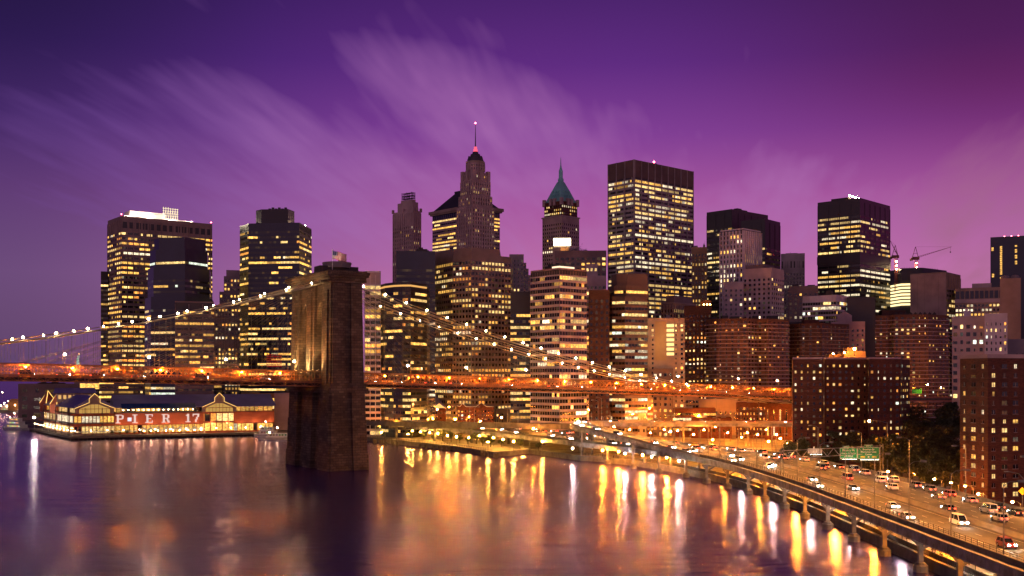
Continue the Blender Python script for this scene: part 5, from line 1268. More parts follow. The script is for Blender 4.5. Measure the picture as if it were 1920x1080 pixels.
def gfront(xc_, hw, y, zb0, zp, top):
    m = MB(); m.blade([(-hw, 0), (hw, 0), (hw, zp*.35), (hw*.28, zp*.72), (hw*.28, zp), (0, top), (-hw*.28, zp), (-hw*.28, zp*.72), (-hw, zp*.35)], (xc_, y, zb0), (1,0,0), (0,0,1), -1.2)
    g = pb.part('gable_front', m, WM('tan'))
    m = MB(); pts = [(-hw, zp*.35), (-hw*.28, zp*.72), (-hw*.28, zp), (0, top), (hw*.28, zp), (hw*.28, zp*.72), (hw, zp*.35)]
    for (x0, z0), (x1, z1) in zip(pts, pts[1:]): m.bar((xc_+x0, y-.25, zb0+z0), (xc_+x1, y-.25, zb0+z1), .2, .2)
    m.build('light_trim', TRIM, g)
    m = MB(); m.blade([(-hw*.8, .2), (hw*.8, .2), (hw*.8, zp*.3), (hw*.2, zp*.6), (-hw*.2, zp*.6), (-hw*.8, zp*.3)], (xc_, y-.1, zb0), (1,0,0), (0,0,1), .04)
    m.build('gable_window', emat('gable_glass_glow', (1, .55, .14), .55) if 'gable_glass_glow' not in bpy.data.materials else bpy.data.materials['gable_glass_glow'], g)
    m = MB()
    for i in range(-4, 5): m.bar((xc_+i*hw*.2, y-.16, zb0), (xc_+i*hw*.2, y-.16, zb0+zp*(.6 if abs(i) < 2 else .34)), .3, .2)
    m.bar((xc_-hw*.85, y-.17, zb0+zp*.3), (xc_+hw*.85, y-.17, zb0+zp*.3), .2, .3)
    m.build('mullions', WM('redwall'), g)
gfront(15, 11.5, 9.6, 13.7, 9.5, 12.6); gfront(91.5, 11, 7.6, 13.7, 9.5, 12.6)
pb.tier([(82, 8), (101, 8), (101, 13.9), (82, 13.9)], 0, 13.7, 'redwall', dict(GL, fh=6.3, bw=4), 'redwall')
for k, (x, y) in enumerate(((-2, 66), (-8, 103))):      # twin small gables on the river side
    m = MB(); m.prism([(x-4, y-6), (x+3, y-1), (x-1, y+4), (x-8, y-1)], 13.7, 18.5); m.prism([(x-4, y-6), (x+3, y-1), (x-1, y+4), (x-8, y-1)], 18.5, 27.0, 0, None, [(x-3, y-1.5), (x-2, y-.8), (x-2.4, y-.2), (x-3.4, y-.9)])
    g = pb.part('turret_gable', m, WM('redwall')); m = MB()
    for q in ((x-4, y-6.2), (x+3.2, y-1), (x-8.2, y-1)): m.bar((q[0], q[1], 18.5), (x-2.7, y-1.2, 27.1), .3, .3)
    m.build('light_trim', TRIM, g)
m = MB(); n = 15
for i in range(n):
    x0 = 31+i*3.05; m.face([(x0, 7.6, 16.6), (x0+2.9, 7.6, 16.6), (x0+2.9, 13.2, 19.6), (x0, 13.2, 19.6)]); m.bar((x0-.07, 7.6, 16.65), (x0-.07, 13.2, 19.65), .14)
pb.part('skylight', m, mat('blue_glass', (.02, .06, .22), .12))
m = MB()
for i in range(n): m.ball(32+i*3.05, 8.6, 15.6, .28, n=6)
pb.part('terrace_lights', m, emat('terrace_bulb', (1, .75, .4), 40))
m = MB(); m.box(31, 9.7, 13.7, 77, 9.8, 14.7); pb.part('terrace_rail', m, steel_dark)
# the white slab-serif letters on the red wall
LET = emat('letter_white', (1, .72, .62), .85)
def lt(ch):
    T = 1.15; S = .5; H = 5.0
    def bx_(x0, z0, x1, z1): return (x0, z0, x1, z1)
    if ch == 'P': return [bx_(.5, 0, .5+T, H), bx_(-.2, 0, 2.4, S), bx_(-.2, H-S, 3.4, H), bx_(3.2, 2.6, 3.2+T*.9, H-.4), bx_(1.6, 2.2, 3.6, 2.8)]
    if ch == 'I': return [bx_(.9, 0, .9+T, H), bx_(0, 0, 3, S), bx_(0, H-S, 3, H)]
    if ch == 'E': return [bx_(.5, 0, .5+T, H), bx_(-.2, 0, 4, S), bx_(-.2, H-S, 4, H), bx_(1.6, 2.2, 3.1, 2.75), bx_(3.5, 0, 4, 1.4), bx_(3.5, H-1.4, 4, H)]
    if ch == 'R': return [bx_(.5, 0, .5+T, H), bx_(-.2, 0, 2.2, S), bx_(-.2, H-S, 3.4, H), bx_(3.1, 2.7, 3.1+T*.9, H-.4), bx_(1.6, 2.2, 3.4, 2.8), bx_(2.6, 1.2, 3.6, 2.3), bx_(3.0, .2, 4.2, 1.3), bx_(3.2, 0, 4.6, S)]
    if ch == '1': return [bx_(1, 0, 1+T, H), bx_(0, 0, 3, S), bx_(.2, H-1.2, 1.2, H-.6)]
    if ch == '7': return [bx_(0, H-.7, 3.8, H), bx_(0, H-1.6, .5, H), bx_(2.7, 3.0, 3.7, H-.5), bx_(2.0, 1.5, 2.9, 3.1), bx_(1.4, 0, 2.3, 1.7)]
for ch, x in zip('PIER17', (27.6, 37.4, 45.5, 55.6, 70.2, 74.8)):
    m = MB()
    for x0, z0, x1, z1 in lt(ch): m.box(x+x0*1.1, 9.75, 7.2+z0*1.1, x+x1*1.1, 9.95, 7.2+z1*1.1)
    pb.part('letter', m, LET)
m = MB(); m.box(34.6, 9.7, 8.4, 37.0, 9.9, 10.8); pb.part('poster', m, emat('poster_glow', (.9, .85, 1), 1.0))
for x in [30+i*9.5 for i in range(11)]:                  # warm wash on the red wall
    sp = bpy.data.lights.new('wall_wash', 'POINT'); sp.energy = 700; sp.color = (1, .5, .2); sp.shadow_soft_size = .3
    so = bpy.data.objects.new('wall_wash', sp); COL.objects.link(so); so.location = pb.world(x, 7.4, 6.2)
for x in range(36, 128, 8): m = MB(); m.cyl((x, 10.3, 0), (x, 10.3, 6.4), .16, .16, 6); pb.part('column', m, steel_dark)
for x in (8, 20): 
    m = MB(); m.bar((x, 9.2, 6.4), (x-7, 8.4, 0), .8, .25); m.bar((x, 9.2, 7.4), (x-7, 8.4, 1), .08, .08); pb.part('stair', m, steel_dark)
pb.finish()
tent = thing('party_tent', 'x', 'tent'); m = MB()
for k in range(3):
    x = k*4.2; m.prism([(x, 0), (x+4.2, 0), (x+4.2, 4.2), (x, 4.2)], 2.6, 3.0); m.prism([(x, 0), (x+4.2, 0), (x+4.2, 4.2), (x, 4.2)], 3.0, 4.7, 0, None, [(x+2, 2), (x+2.2, 2), (x+2.2, 2.2), (x+2, 2.2)])
m.build('canopy', mat('tent_cloth', (.8, .74, .62), .8), tent); m = MB()
for k in range(4):
    for y in (.1, 4.1): m.cyl((k*4.2, y, 0), (k*4.2, y, 2.7), .07, .07, 5)
m.build('frame', paint_white, tent); m = MB()
for k in range(3): m.ball(2.1+k*4.2, 2.1, 2.3, .3)
m.build('lamp', emat('tent_bulb', (1, .68, .26), 90), tent); tent = Proto(tent)
for i, x in enumerate((42, 55.5, 69)): tent.put(pb.world(x, 2.6, 0), PA, ['white peaked party tent glowing yellow, nearest the lettering\'s first half', 'white peaked party tent glowing yellow, middle of the row on the pier', 'white peaked party tent glowing yellow, beside the gabled pier entrance'][i], 'party tents along the pier edge')
um = thing('parasol', 'x', 'parasol'); m = MB(); m.cyl((0,0,0), (0,0,2.6), .05, .05, 6); m.build('pole', pole_m, um)
m = MB(); m.lathe(0, 0, [(1.7, 2.2), (.9, 2.65), (.06, 2.95)], 8); m.build('canopy', MT['tent_cloth'], um); um = Proto(um)
for i in range(14):
    um.put(pb.world(5+i*2.6, 3.2+(i % 3)*1.6, 0), .3*i, f'pale cafe parasol on the pier front, {ordn(i)} from the near corner', 'cafe parasols on the pier')
edge = lamp_proto('pier_lamp', 'x', 'lamp', 3.0, 0, emat('pier_bulb', (1, .62, .3), 110), .26, pr=.05)
for i in range(12):
    t = i/11; q = (e0[0]*t*.9+1.2, e0[1]*t*.9+1.5); edge.put(pb.world(q[0], q[1], 0), 0, f'small warm lamp on the river end edge of the pier, {ordn(i)} from its near corner', 'small lamps round the pier edge')
for i in range(13):
    edge.put(pb.world(3+i*9.5, 1.4, 0), 0, f'small warm lamp on the long front edge of the pier, {ordn(i)} from its near corner', 'small lamps round the pier edge')
big = lamp_proto('flood_mast', 'strong white flood lamp at the river end of the pier', 'flood light', 9.5, 0, EWHITE, .55, pr=.12); big.put((PX(64, 700), 700, 2.5), 0)
b = low('office_shed', 'orange lit shed with glass clerestory behind the right end of the pier pavilion', 'building', 470, 516, 741, 742, 'orange', dict(ST['ribbon_lit'], lit=1, full=1, top=1, fh=5, pal='yellow', bot=8), 10, 20, 20, occ=False)
sp = bpy.data.lights.new('shed_wash', 'POINT'); sp.energy = 2600; sp.color = (1, .45, .1); sp.shadow_soft_size = .5; so = bpy.data.objects.new('shed_wash', sp); COL.objects.link(so); so.location = b.world(b.w*.4, -7, 6); b.finish()
b = low('storage_shed', 'pinkish ribbed storage shed half hidden by the stone bridge tower', 'building', 514, 560, 740, 735, 'pink', 'blank', 10, 20, 0, occ=False); b.finish()
# ================================================================== approach viaduct behind the brick tower
ue = UMAX; AV0 = bw(ue, 0, ztop(ue)-4.6)
AP = Path([(AV0.x-U.x*14, AV0.y-U.y*14, AV0.z+.1), (AV0.x+12, AV0.y+6, AV0.z), (PX(1620, 735), 735, 25), (PX(1720, 745), 745, 24.6), (PX(1860, 760), 760, 24)], 5)
av = thing('approach_viaduct', 'elevated approach road carrying on from the bridge behind the red brick tower', 'viaduct')
m = MB(); AP.sweep(m, [(-13, 0), (13, 0), (13, -1.2), (-13, -1.2)]); m.build('road_deck', asphalt, av)
m = MB(); AP.sweep(m, [(12.4, 1.3), (12.9, 1.3), (12.9, -2.4), (12.4, -2.4)]); m.build('parapet', mat('rusty_parapet', (.3, .12, .09), .7), av)
m = MB()
for i in range(len(AP.p)-1):
    a, b_ = AP.at(i, 12.6, -2.4), AP.at(i+1, 12.6, -2.4); lo = Vector((0,0,-5)); m.bar(a+lo, b_+lo, .5, .5); m.bar(a, a+lo, .4); m.bar(a, b_+lo, .3); m.bar(a+lo, b_, .3)
m.build('truss', steel_dark, av)
for i in range(2, len(AP.p), 4):
    q = AP.at(i, 0); m = MB(); m.box(q.x-1, q.y-8, 2.3, q.x+1, q.y+8, q.z-1.2); m.build('bent', concrete_dark, av)
# ================================================================== lamps
COBRA = lamp_proto('street_lamp', 'x', 'street lamp', 9.0, 1.8, ESOD, .34, pr=.10)
GLOBE = lamp_proto('park_lamp', 'x', 'street lamp', 4.0, 0, emat('park_bulb', (1, .46, .06), 2200), .30, pr=.06)
WHITEL = lamp_proto('esplanade_lamp', 'x', 'street lamp', 3.3, 0, EWHITE, .34, pr=.06)
ORANGEL = lamp_proto('esplanade_lamp', 'x', 'street lamp', 3.3, 0, emat('esplanade_sodium', (1, .30, .02), 4500), .38, pr=.06)
BIGL = lamp_proto('street_lamp', 'x', 'street lamp', 11.0, 2.2, EWHITE, .5, pr=.13)
rr = random.Random(21)
town = [(763,781),(783,783),(811,786),(842,763),(853,786),(990,769),(924,799),(999,804),(1041,783),(1103,768),(1111,764),(1186,777),(1217,766),(1219,787),(1275,787),(1287,790),(1423,775),(1447,792),(1477,797),(1408,800),(1474,830),(1245,806),(1320,806),(1365,812),(1390,820),(1335,825),(1420,815),(740,776),(900,790),(960,790),(1150,800),(1180,806),(1300,815),(705,788),(728,792),(880,782),(940,783),(1020,776),(1060,790),(1130,782),(1160,770),(1240,780),(1260,795),(1310,780),(1340,800),(1350,785),(1375,797),(1385,783),(1402,812),(1435,806),(1455,815),(1270,808),(1220,812),(1440,828),(1462,822)]
town.sort()
for i, (px, py) in enumerate(town):
    z = 11.8; x, y, _ = AT(px, py, z); 
    if y > 700: y = 640+rr.random()*40; z = PZ(py, y); x = PX(px, y)
    COBRA.put((x-1.8, y, z-9.3), rr.uniform(-.5, .5), f'orange street lamp among the low waterfront buildings, {ordn(i)} from the stone tower', 'orange street lamps of the waterfront streets', (1, 1, 1))
for i, (px, py) in enumerate([(820,769),(1338,792)]): 
    y = 660; COBRA2 = GLOBE.put((PX(px, y), y, PZ(py, y)-4), 0, ['cool bright lamp over the market hall forecourt', 'small bright lamp before the orange lit terraces'][i], 'white lamps of the waterfront streets')
BIGL.put((AT(1255,817,12)[0]-2, AT(1255,817,12)[1], 2.5), 0, 'very bright white lamp in the yard inside the ramp bend', 'white lamps of the waterfront streets')
x, y, z = AT(1110, 800, 17.2); BIGL.put((RP.p[34].x+6.5, RP.p[34].y+1, RP.p[34].z-9.6), pi, 'blinding white lamp at the outer tip of the ramp bend', 'white lamps of the waterfront streets')
park = [(702,802),(726,805),(752,806),(773,809),(788,811),(806,812),(821,814),(839,818),(856,820),(879,822),(899,818),(925,822),(943,825),(963,829),(981,824),(1017,829),(715,812),(765,815),(915,830),(868,812),(738,799),(812,803)]
park.sort()
for i, (px, py) in enumerate(park):
    x, y, z = AT(px, py, 6.6); GLOBE.put((x, y, 2.5), 0, f'yellow globe lamp in the riverside park, {ordn(i)} from the stone tower', 'globe lamps of the riverside park')
es = [(1074,842,'w'),(1130,846,'o'),(1160,848,'o'),(1172,852,'w'),(1205,855,'o'),(1222,858,'w'),(1250,860,'o'),(1273,866,'w')]
k = 0
for px, py, t in es:
    x, y, z = AT(px, py, 5.9); (WHITEL if t == 'w' else ORANGEL).put((x, y, 2.5), 0, f'{"white" if t == "w" else "orange"} globe lamp under the highway, {ordn(k)} along the esplanade from the park', 'globe lamps of the esplanade under the highway'); k += 1
Y = 396
while Y > 120:
    d = ES.by_y(400) if False else None
    best = min(range(len(ES.p)), key=lambda i: abs(ES.p[i].y-Y)); q = ES.at(best, 1.3)
    t = 'w' if k % 2 else 'o'
    (WHITEL if t == 'w' else ORANGEL).put(q, 0, f'{"white" if t == "w" else "orange"} globe lamp under the highway, {ordn(k)} along the esplanade from the park', 'globe lamps of the esplanade under the highway'); k += 1
    Y -= 17.5
# tall shielded lamps on the river side of the highway
sh = thing('highway_lamp', 'x', 'street lamp')
m = MB(); m.cyl((0,0,0), (0,0,12.5), .14, .08, 8); m.cyl((0,0,0), (0,0,.8), .25, .2, 8); m.build('pole', pole_m, sh)
m = MB(); m.tube([(0,0,12.2), (.9,0,12.9), (2.6,0,13.1)], .06, 6); m.build('arm', pole_m, sh)
m = MB(); m.box(2.4, -.35, 13.05, 3.5, .35, 13.22); m.box(2.4, -.35, 12.85, 2.5, .35, 13.05); m.box(3.4, -.35, 12.85, 3.5, .35, 13.05); m.box(2.5, -.35, 12.85, 3.4, -.28, 13.05); m.box(2.5, .28, 12.85, 3.4, .35, 13.05); hd = m.build('lamp_head', pole_m, sh)
m = MB(); m.face([(2.52, -.27, 13.0), (2.52, .27, 13.0), (3.38, .27, 13.0), (3.38, -.27, 13.0)]); m.build('lens', emat('highway_lens', (1, .36, .06), 7500), hd)
sh = Proto(sh); d = 20; i = 0
while d < HP.L-60:
    q, a = HP.loc(d, 1.9, 0)
    if RP.p[0].y-6 < q.y: q = q+Vector((0, 0, 0))
    sh.put(q, a-pi/2, f'tall dark lamp pole on the river side of the highway, {ordn(i)} from the near end', 'tall lamp poles along the river side of the highway'); i += 1; d += 21
d = 30; i = 0
while d < HP.L-150:
    q, a = HP.loc(d, 34.6, 0); sh.put(q, a+pi/2, f'tall dark lamp pole on the inland side of the highway, {ordn(i)} from the near end', 'tall lamp poles along the inland side of the highway'); i += 1; d += 36
d = 10; i = 0
while d < RP.L-20:
    q, a = RP.loc(d, 9.2, .2); sh.put(q, a+pi/2, f'dark lamp pole on the raised ramp, {ordn(i)} from where it leaves the highway', 'lamp poles along the ramp'); i += 1; d += 24
# sodium lamps by the brick towers
tall = lamp_proto('street_lamp', 'tall grey street lamp reaching its arm over the green sign gantry', 'street lamp', 21.5, -6.5, ESOD, .38, pr=.16)
tall.put((PX(1664, 362), 362, 2.5), 0)
COBN = lamp_proto('street_lamp', 'x', 'street lamp', 9.0, 1.8, emat('dim_sodium', (1, .30, .025), 1300), .34, pr=.10)
near = [(1715,887,330),(1810,911,285),(1834,926,278),(1898,941,262)]
near += [(1690,896,322),(1752,898,306),(1783,905,296),(1665,884,338)]
nl_ = ['orange street lamp glowing among the dark trees', 'orange arched street lamp left of the near brick tower', 'orange arched street lamp at the foot of the near brick tower', 'orange street lamp at the right edge before the near brick tower', 'low orange lamp under the tree fringe beside the sign gantry', 'low orange lamp under the tree fringe nearest the middle', 'low orange lamp under the tree fringe next to the near brick tower', 'low orange lamp just below the green highway signs']
for i, (px, py, Y) in enumerate(near):
    z = PZ(py, Y); COBN.put((PX(px, Y)+2.1, Y, z-9.4), pi, nl_[i], 'orange street lamps by the brick towers')
for i, (px, py) in enumerate([(1739,721),(1764,727)]):
    y = 742; COBRA.put((PX(px, y)-2, y, PZ(py, y)-9.4), 0, ['orange lamp on the approach road, nearest the red brick tower', 'orange lamp on the approach road, further from the red brick tower'][i], 'orange lamps on the approach road')
unlit = thing('street_lamp', 'unlit grey curved street lamp arm before the near brick tower', 'street lamp', (PX(1922, 215), 215, 2.5))
m = MB(); m.cyl((0,0,0), (0,0,16.0), .14, .09, 8); m.build('pole', pole_m, unlit); m = MB(); m.tube([(0,0,16), (-1.2,0,17.4), (-3.4,0,17.9)], .08, 6); m.build('arm', pole_m, unlit); m = MB(); m.box(-4.2, -.2, 17.75, -3.4, .2, 17.95); m.build('lamp_head', pole_m, unlit)
# ================================================================== cars
CARCOL = [('white', (.7, .7, .68)), ('silver', (.42, .42, .44)), ('black', (.02, .02, .022)), ('grey', (.14, .14, .15)), ('dark blue', (.03, .05, .13)), ('dark red', (.22, .03, .03)), ('yellow', (.75, .42, .03))]
def carpaint(n, c): return mat('car_paint_'+n.replace(' ', '_'), c, .3, var=.03)
tyre_m = mat('tyre_rubber', (.02, .02, .02), .9); rim_m = mat('wheel_rim', (.4, .4, .42), .35, metal=.8); carglass = mat('car_glass', (.012, .013, .016), .08)
def car_proto(kind, cname, col):
    r = thing('car', 'x', 'taxi' if cname == 'yellow' else 'car'); m = MB()
    if kind == 'sedan': X = [(-2.3,.28,.62,.70),(-2.2,.24,.86,.82),(-1.5,.22,.95,.90),(-.6,.22,.95,.91),(.7,.22,.93,.91),(1.3,.22,.88,.90),(2.1,.24,.76,.82),(2.3,.3,.58,.68)]; cab = [(-1.75,.95,.95),(-1.05,.95,1.43),(.25,.95,1.46),(1.1,.93,.95)]
    elif kind == 'suv': X = [(-2.35,.35,.8,.78),(-2.28,.3,1.0,.88),(-1.5,.28,1.08,.94),(0,.28,1.08,.95),(1.2,.28,1.04,.94),(2.1,.3,.92,.88),(2.35,.36,.7,.74)]; cab = [(-2.2,1.08,1.1),(-1.9,1.08,1.74),(.4,1.08,1.76),(1.15,1.05,1.08)]
    else: X = [(-2.7,.4,1.0,.9),(-2.65,.35,1.15,.98),(-1.5,.32,1.2,1.0),(0,.32,1.2,1.0),(1.5,.32,1.15,1.0),(2.5,.34,.95,.95),(2.75,.4,.7,.85)]; cab = [(-2.6,1.2,1.25),(-2.5,1.2,2.2),(1.0,1.2,2.25),(1.9,1.15,1.2)]
    for (x0, b0, t0, w0), (x1, b1, t1, w1) in zip(X, X[1:]):
        a = [(x0,-w0,b0),(x0,-w0*1.0,t0*.72),(x0,-w0*.93,t0),(x0,w0*.93,t0),(x0,w0,t0*.72),(x0,w0,b0)]; b = [(x1,-w1,b1),(x1,-w1,t1*.72),(x1,-w1*.93,t1),(x1,w1*.93,t1),(x1,w1,t1*.72),(x1,w1,b1)]
        for i in range(6):
            j = (i+1) % 6; m.face([a[i], b[i], b[j], a[j]])
    for q, rev in ((X[0], 0), (X[-1], 1)):
        x, bb, t, w = q; f = [(x,-w,bb),(x,-w,t*.72),(x,-w*.93,t),(x,w*.93,t),(x,w,t*.72),(x,w,bb)]; m.face(f[::-1] if rev else f)
    tw_ = X[3][3]*.72; (xa, _, za), (xb, _, zb2) = cab[1], cab[2]
    m.box(xa-.02, -tw_, za-.05, xb+.02, tw_, zb2+.03)    # roof
    for x0, x1, z1 in ((cab[0][0]+.02, xa, za), (cab[3][0]-.02, xb, zb2)):
        for s in (-1, 1): m.bar((x0, s*tw_*1.16, cab[0][1]-.02), (x1, s*tw_*.98, z1-.04), .09)
    for s in (-1, 1): m.bar(((xa+xb)/2, s*tw_*1.16, cab[1][1]), ((xa+xb)/2, s*tw_, za), .08)
    m.build('body', carpaint(cname, col), r)
    g = MB(); A = []
    for x, lo, z in cab: A.append((x, z))
    wl_, wt_ = tw_*1.15, tw_*.97; L0 = [(cab[0][0], cab[0][1]), (cab[3][0], cab[3][1])]
    for s in (-1, 1):
        q = [(cab[0][0]+.1, s*wl_, cab[0][1]-.02), (cab[3][0]-.1, s*wl_, cab[3][1]-.02), (xb, s*wt_, zb2-.06), (xa, s*wt_, za-.06)]; g.face(q if s < 0 else q[::-1])
    g.face([(cab[0][0]+.05, wl_, cab[0][1]-.02), (cab[0][0]+.05, -wl_, cab[0][1]-.02), (xa, -wt_, za-.06), (xa, wt_, za-.06)]); g.face([(cab[3][0]-.05, -wl_, cab[3][1]-.02), (cab[3][0]-.05, wl_, cab[3][1]-.02), (xb, wt_, zb2-.06), (xb, -wt_, zb2-.06)])
    g.build('windows', carglass, r)
    wr_ = .33 if kind == 'sedan' else .38; ax = X[-1][0]*.62; w_ = X[3][3]
    for x in (-ax, ax):
        for s in (-1, 1):
            m = MB(); m.cyl((x, s*(w_-.2), wr_), (x, s*(w_+.02), wr_), wr_, wr_, 12); o = m.build('wheel', tyre_m, r)
            m = MB(); m.cyl((x, s*(w_+.02), wr_), (x, s*(w_+.04), wr_), wr_*.6, wr_*.55, 8); m.build('rim', rim_m, o)
    hx = X[-1][0]; tx = X[0][0]
    for s in (-1, 1):
        m = MB(); m.box(hx-.22, s*.58-.2, X[-2][2]*.74, hx+.03, s*.58+.2, X[-2][2]*.74+.2); m.build('headlight', EHEAD, r)
        m = MB(); m.box(tx-.03, s*.6-.2, X[1][2]*.72, tx+.12, s*.6+.2, X[1][2]*.72+.22); m.build('taillight', ETAIL, r)
    return Proto(r)
CP = {}
def put_car(q, a, rnd_, label, group, taxi=False):
    cn, col = CARCOL[6] if taxi else CARCOL[rnd_.choice([0, 0, 1, 1, 2, 3, 3, 4, 5])]
    kind = 'sedan' if taxi else rnd_.choice(['sedan', 'sedan', 'suv', 'suv', 'van'])
    if (kind, cn) not in CP: CP[(kind, cn)] = car_proto(kind, cn, col)
    nm = 'taxi' if taxi else {'sedan': 'car', 'suv': 'estate car', 'van': 'van'}[kind]
    o = CP[(kind, cn)].put(q, a, f'{cn} {nm} {label}', group)
    o['category'] = 'taxi' if taxi else ('van' if kind == 'van' else 'car'); return o
rc = random.Random(31)
for lane, (o, gap) in enumerate(((4.4, 60), (8.1, 48), (11.8, 54))):
    d = 18+lane*7; i = 0
    while d < HP.L-40:
        q, a = HP.loc(d, o, 0)
        put_car(q, a+pi, rc, f'with headlights on the {["river side", "middle", "median side"][lane]} oncoming lane, {ordn(i)} from near end', 'oncoming cars with headlights on the highway'); i += 1; d += gap*rc.uniform(.6, 1.5)
for lane, (o, gap) in enumerate(((19.2, 60), (22.8, 48), (26.5, 32), (31, 11))):
    d = 12+lane*5; i = 0
    while d < HP.L-150:
        q, a = HP.loc(d, o, 0)
        nm = ['first', 'second', 'third', 'outermost'][lane]
        put_car(q, a, rc, f'with tail lights, {nm} lane past the median, {ordn(i)} from near end', 'outbound cars with red tail lights on the highway', taxi=rc.random() < .12); i += 1; d += gap*rc.uniform(.75, 1.5)
d = 30; i = 0
while d < RP.L-10:
    q, a = RP.loc(d, 3.0, .02); put_car(q, a+pi, rc, f'on the raised ramp, {ordn(i)} from where it leaves the highway', 'cars on the ramp'); i += 1; d += 22*rc.uniform(.7, 1.4)
u = UMIN+15; i = 0
while u < UMAX-15:
    if abs(u) > 14: put_car(bw(u, -9.5, ztop(u)-4.48), TH, rc, f'in the near roadway of the bridge, {ordn(i)} from the river end', 'cars crossing the bridge'); i += 1
    u += 19*rc.uniform(.6, 1.5)
# ================================================================== trees
bark = mat('bark', (.07, .05, .035), .9, var=.3, vscale=2)
def leafmat(n, c): 
    m = pmat(n, c, .7, var=.5, vscale=.8); return m
LEAF = [leafmat('dark_leaves', (.045, .05, .02)), leafmat('green_leaves', (.07, .085, .025)), leafmat('olive_leaves', (.09, .075, .025))]
def tree_proto(seed, h, rad, leaf, n):
    r = random.Random(seed); root = thing('tree', 'x', 'tree'); m = MB()
    m.cyl((0,0,-.2), (.1,.05,h*.32), rad*.075, rad*.05, 7)
    tips = []
    for k in range(7):
        a = k*2.4+r.random(); z0 = h*r.uniform(.22, .42); q = Vector((cos(a)*rad*r.uniform(.35, .7), sin(a)*rad*r.uniform(.35, .7), h*r.uniform(.5, .85)))
        mid = Vector((q.x*.4, q.y*.4, (z0+q.z)/2)); m.cyl((0,0,z0), mid, rad*.035, rad*.024, 5); m.cyl(mid, q, rad*.024, rad*.008, 5); tips.append(q)
    m.build('trunk', bark, root); c = MB()
    cl = [(q, rad*r.uniform(.3, .48)) for q in tips]+[(Vector((r.gauss(0, rad*.35), r.gauss(0, rad*.35), h*r.uniform(.42, .95))), rad*r.uniform(.2, .4)) for _ in range(9)]
    for i in range(n):
        q, s = cl[r.randrange(len(cl))]; v = Vector((r.gauss(0,1), r.gauss(0,1), r.gauss(0,1))); v.normalize(); v *= s*(r.random()**.35); v.z *= .75; p = q+v
        e = r.uniform(.22, .5)*(rad/5)**.5; a = Vector((r.gauss(0,1), r.gauss(0,1), r.gauss(0,.6))).normalized()*e; b = Vector((r.gauss(0,1), r.gauss(0,1), r.gauss(0,1))).cross(a).normalized()*e*.7
        c.face([p-a, p-b*.8, p+a, p+b])
    c.build('crown', leaf, root); return Proto(root)
TD = [tree_proto(1, 15, 6.5, LEAF[0], 2600), tree_proto(2, 18, 7.5, LEAF[0], 3000), tree_proto(3, 12, 5.5, LEAF[2], 2200)]
TS = [tree_proto(4, 6.5, 3.0, LEAF[1], 900), tree_proto(5, 5.2, 2.6, LEAF[1], 800)]
rt = random.Random(44)
dark = []
for px, Y, s in ((1500,415,.8),(1530,410,.95),(1560,408,.8),(1590,412,.9),(1615,405,.75),(1480,425,.7),(1645,400,.9),(1668,398,1.1),(1690,405,1.15),(1712,395,1.25),(1735,400,1.3),(1760,395,1.25),(1783,390,1.2),(1690,360,1.0),(1725,355,1.1),(1755,350,1.1),(1785,345,1.05),(1708,335,.8),(1740,328,.8),(1772,322,.85),(1795,316,.8),(1655,372,.8),(1630,380,.7),(1735,450,1.6),(1765,455,1.6),(1700,455,1.5),(1785,440,1.4)):
    dark.append((px, Y, s))
dark.sort()
for i, (px, Y, s) in enumerate(dark):
    TD[i % 3].put((PX(px, Y), Y, 2.5), rt.uniform(0, 6), f'dark leafy tree between the brick towers, {ordn(i)} from the farther tower', 'dark trees between the brick towers', (s, s, s*rt.uniform(.9, 1.1)))
for i, (px, py) in enumerate([(795,824),(812,826),(830,827),(846,829),(862,831),(877,833),(893,832),(905,836),(920,838),(770,821),(742,817),(940,838),(975,842),(1010,845)]):
    x, y, z = AT(px, py, 2.5); s = rt.uniform(.7, 1.15); TS[i % 2].put((x, y, 2.5), rt.uniform(0, 6), f'small lamp lit green tree in the riverside park, {ordn(i)} of those planted there', 'small trees in the riverside park', (s, s, s))
for i in range(7):
    q = pb.world(52-i*4.5, 5.5, 0); TS[i % 2].put(q, rt.uniform(0, 6), f'small shrub tree on the pier before the first letters, {ordn(i)} from the party tents', 'small trees on the pier', (.55, .55, .5))
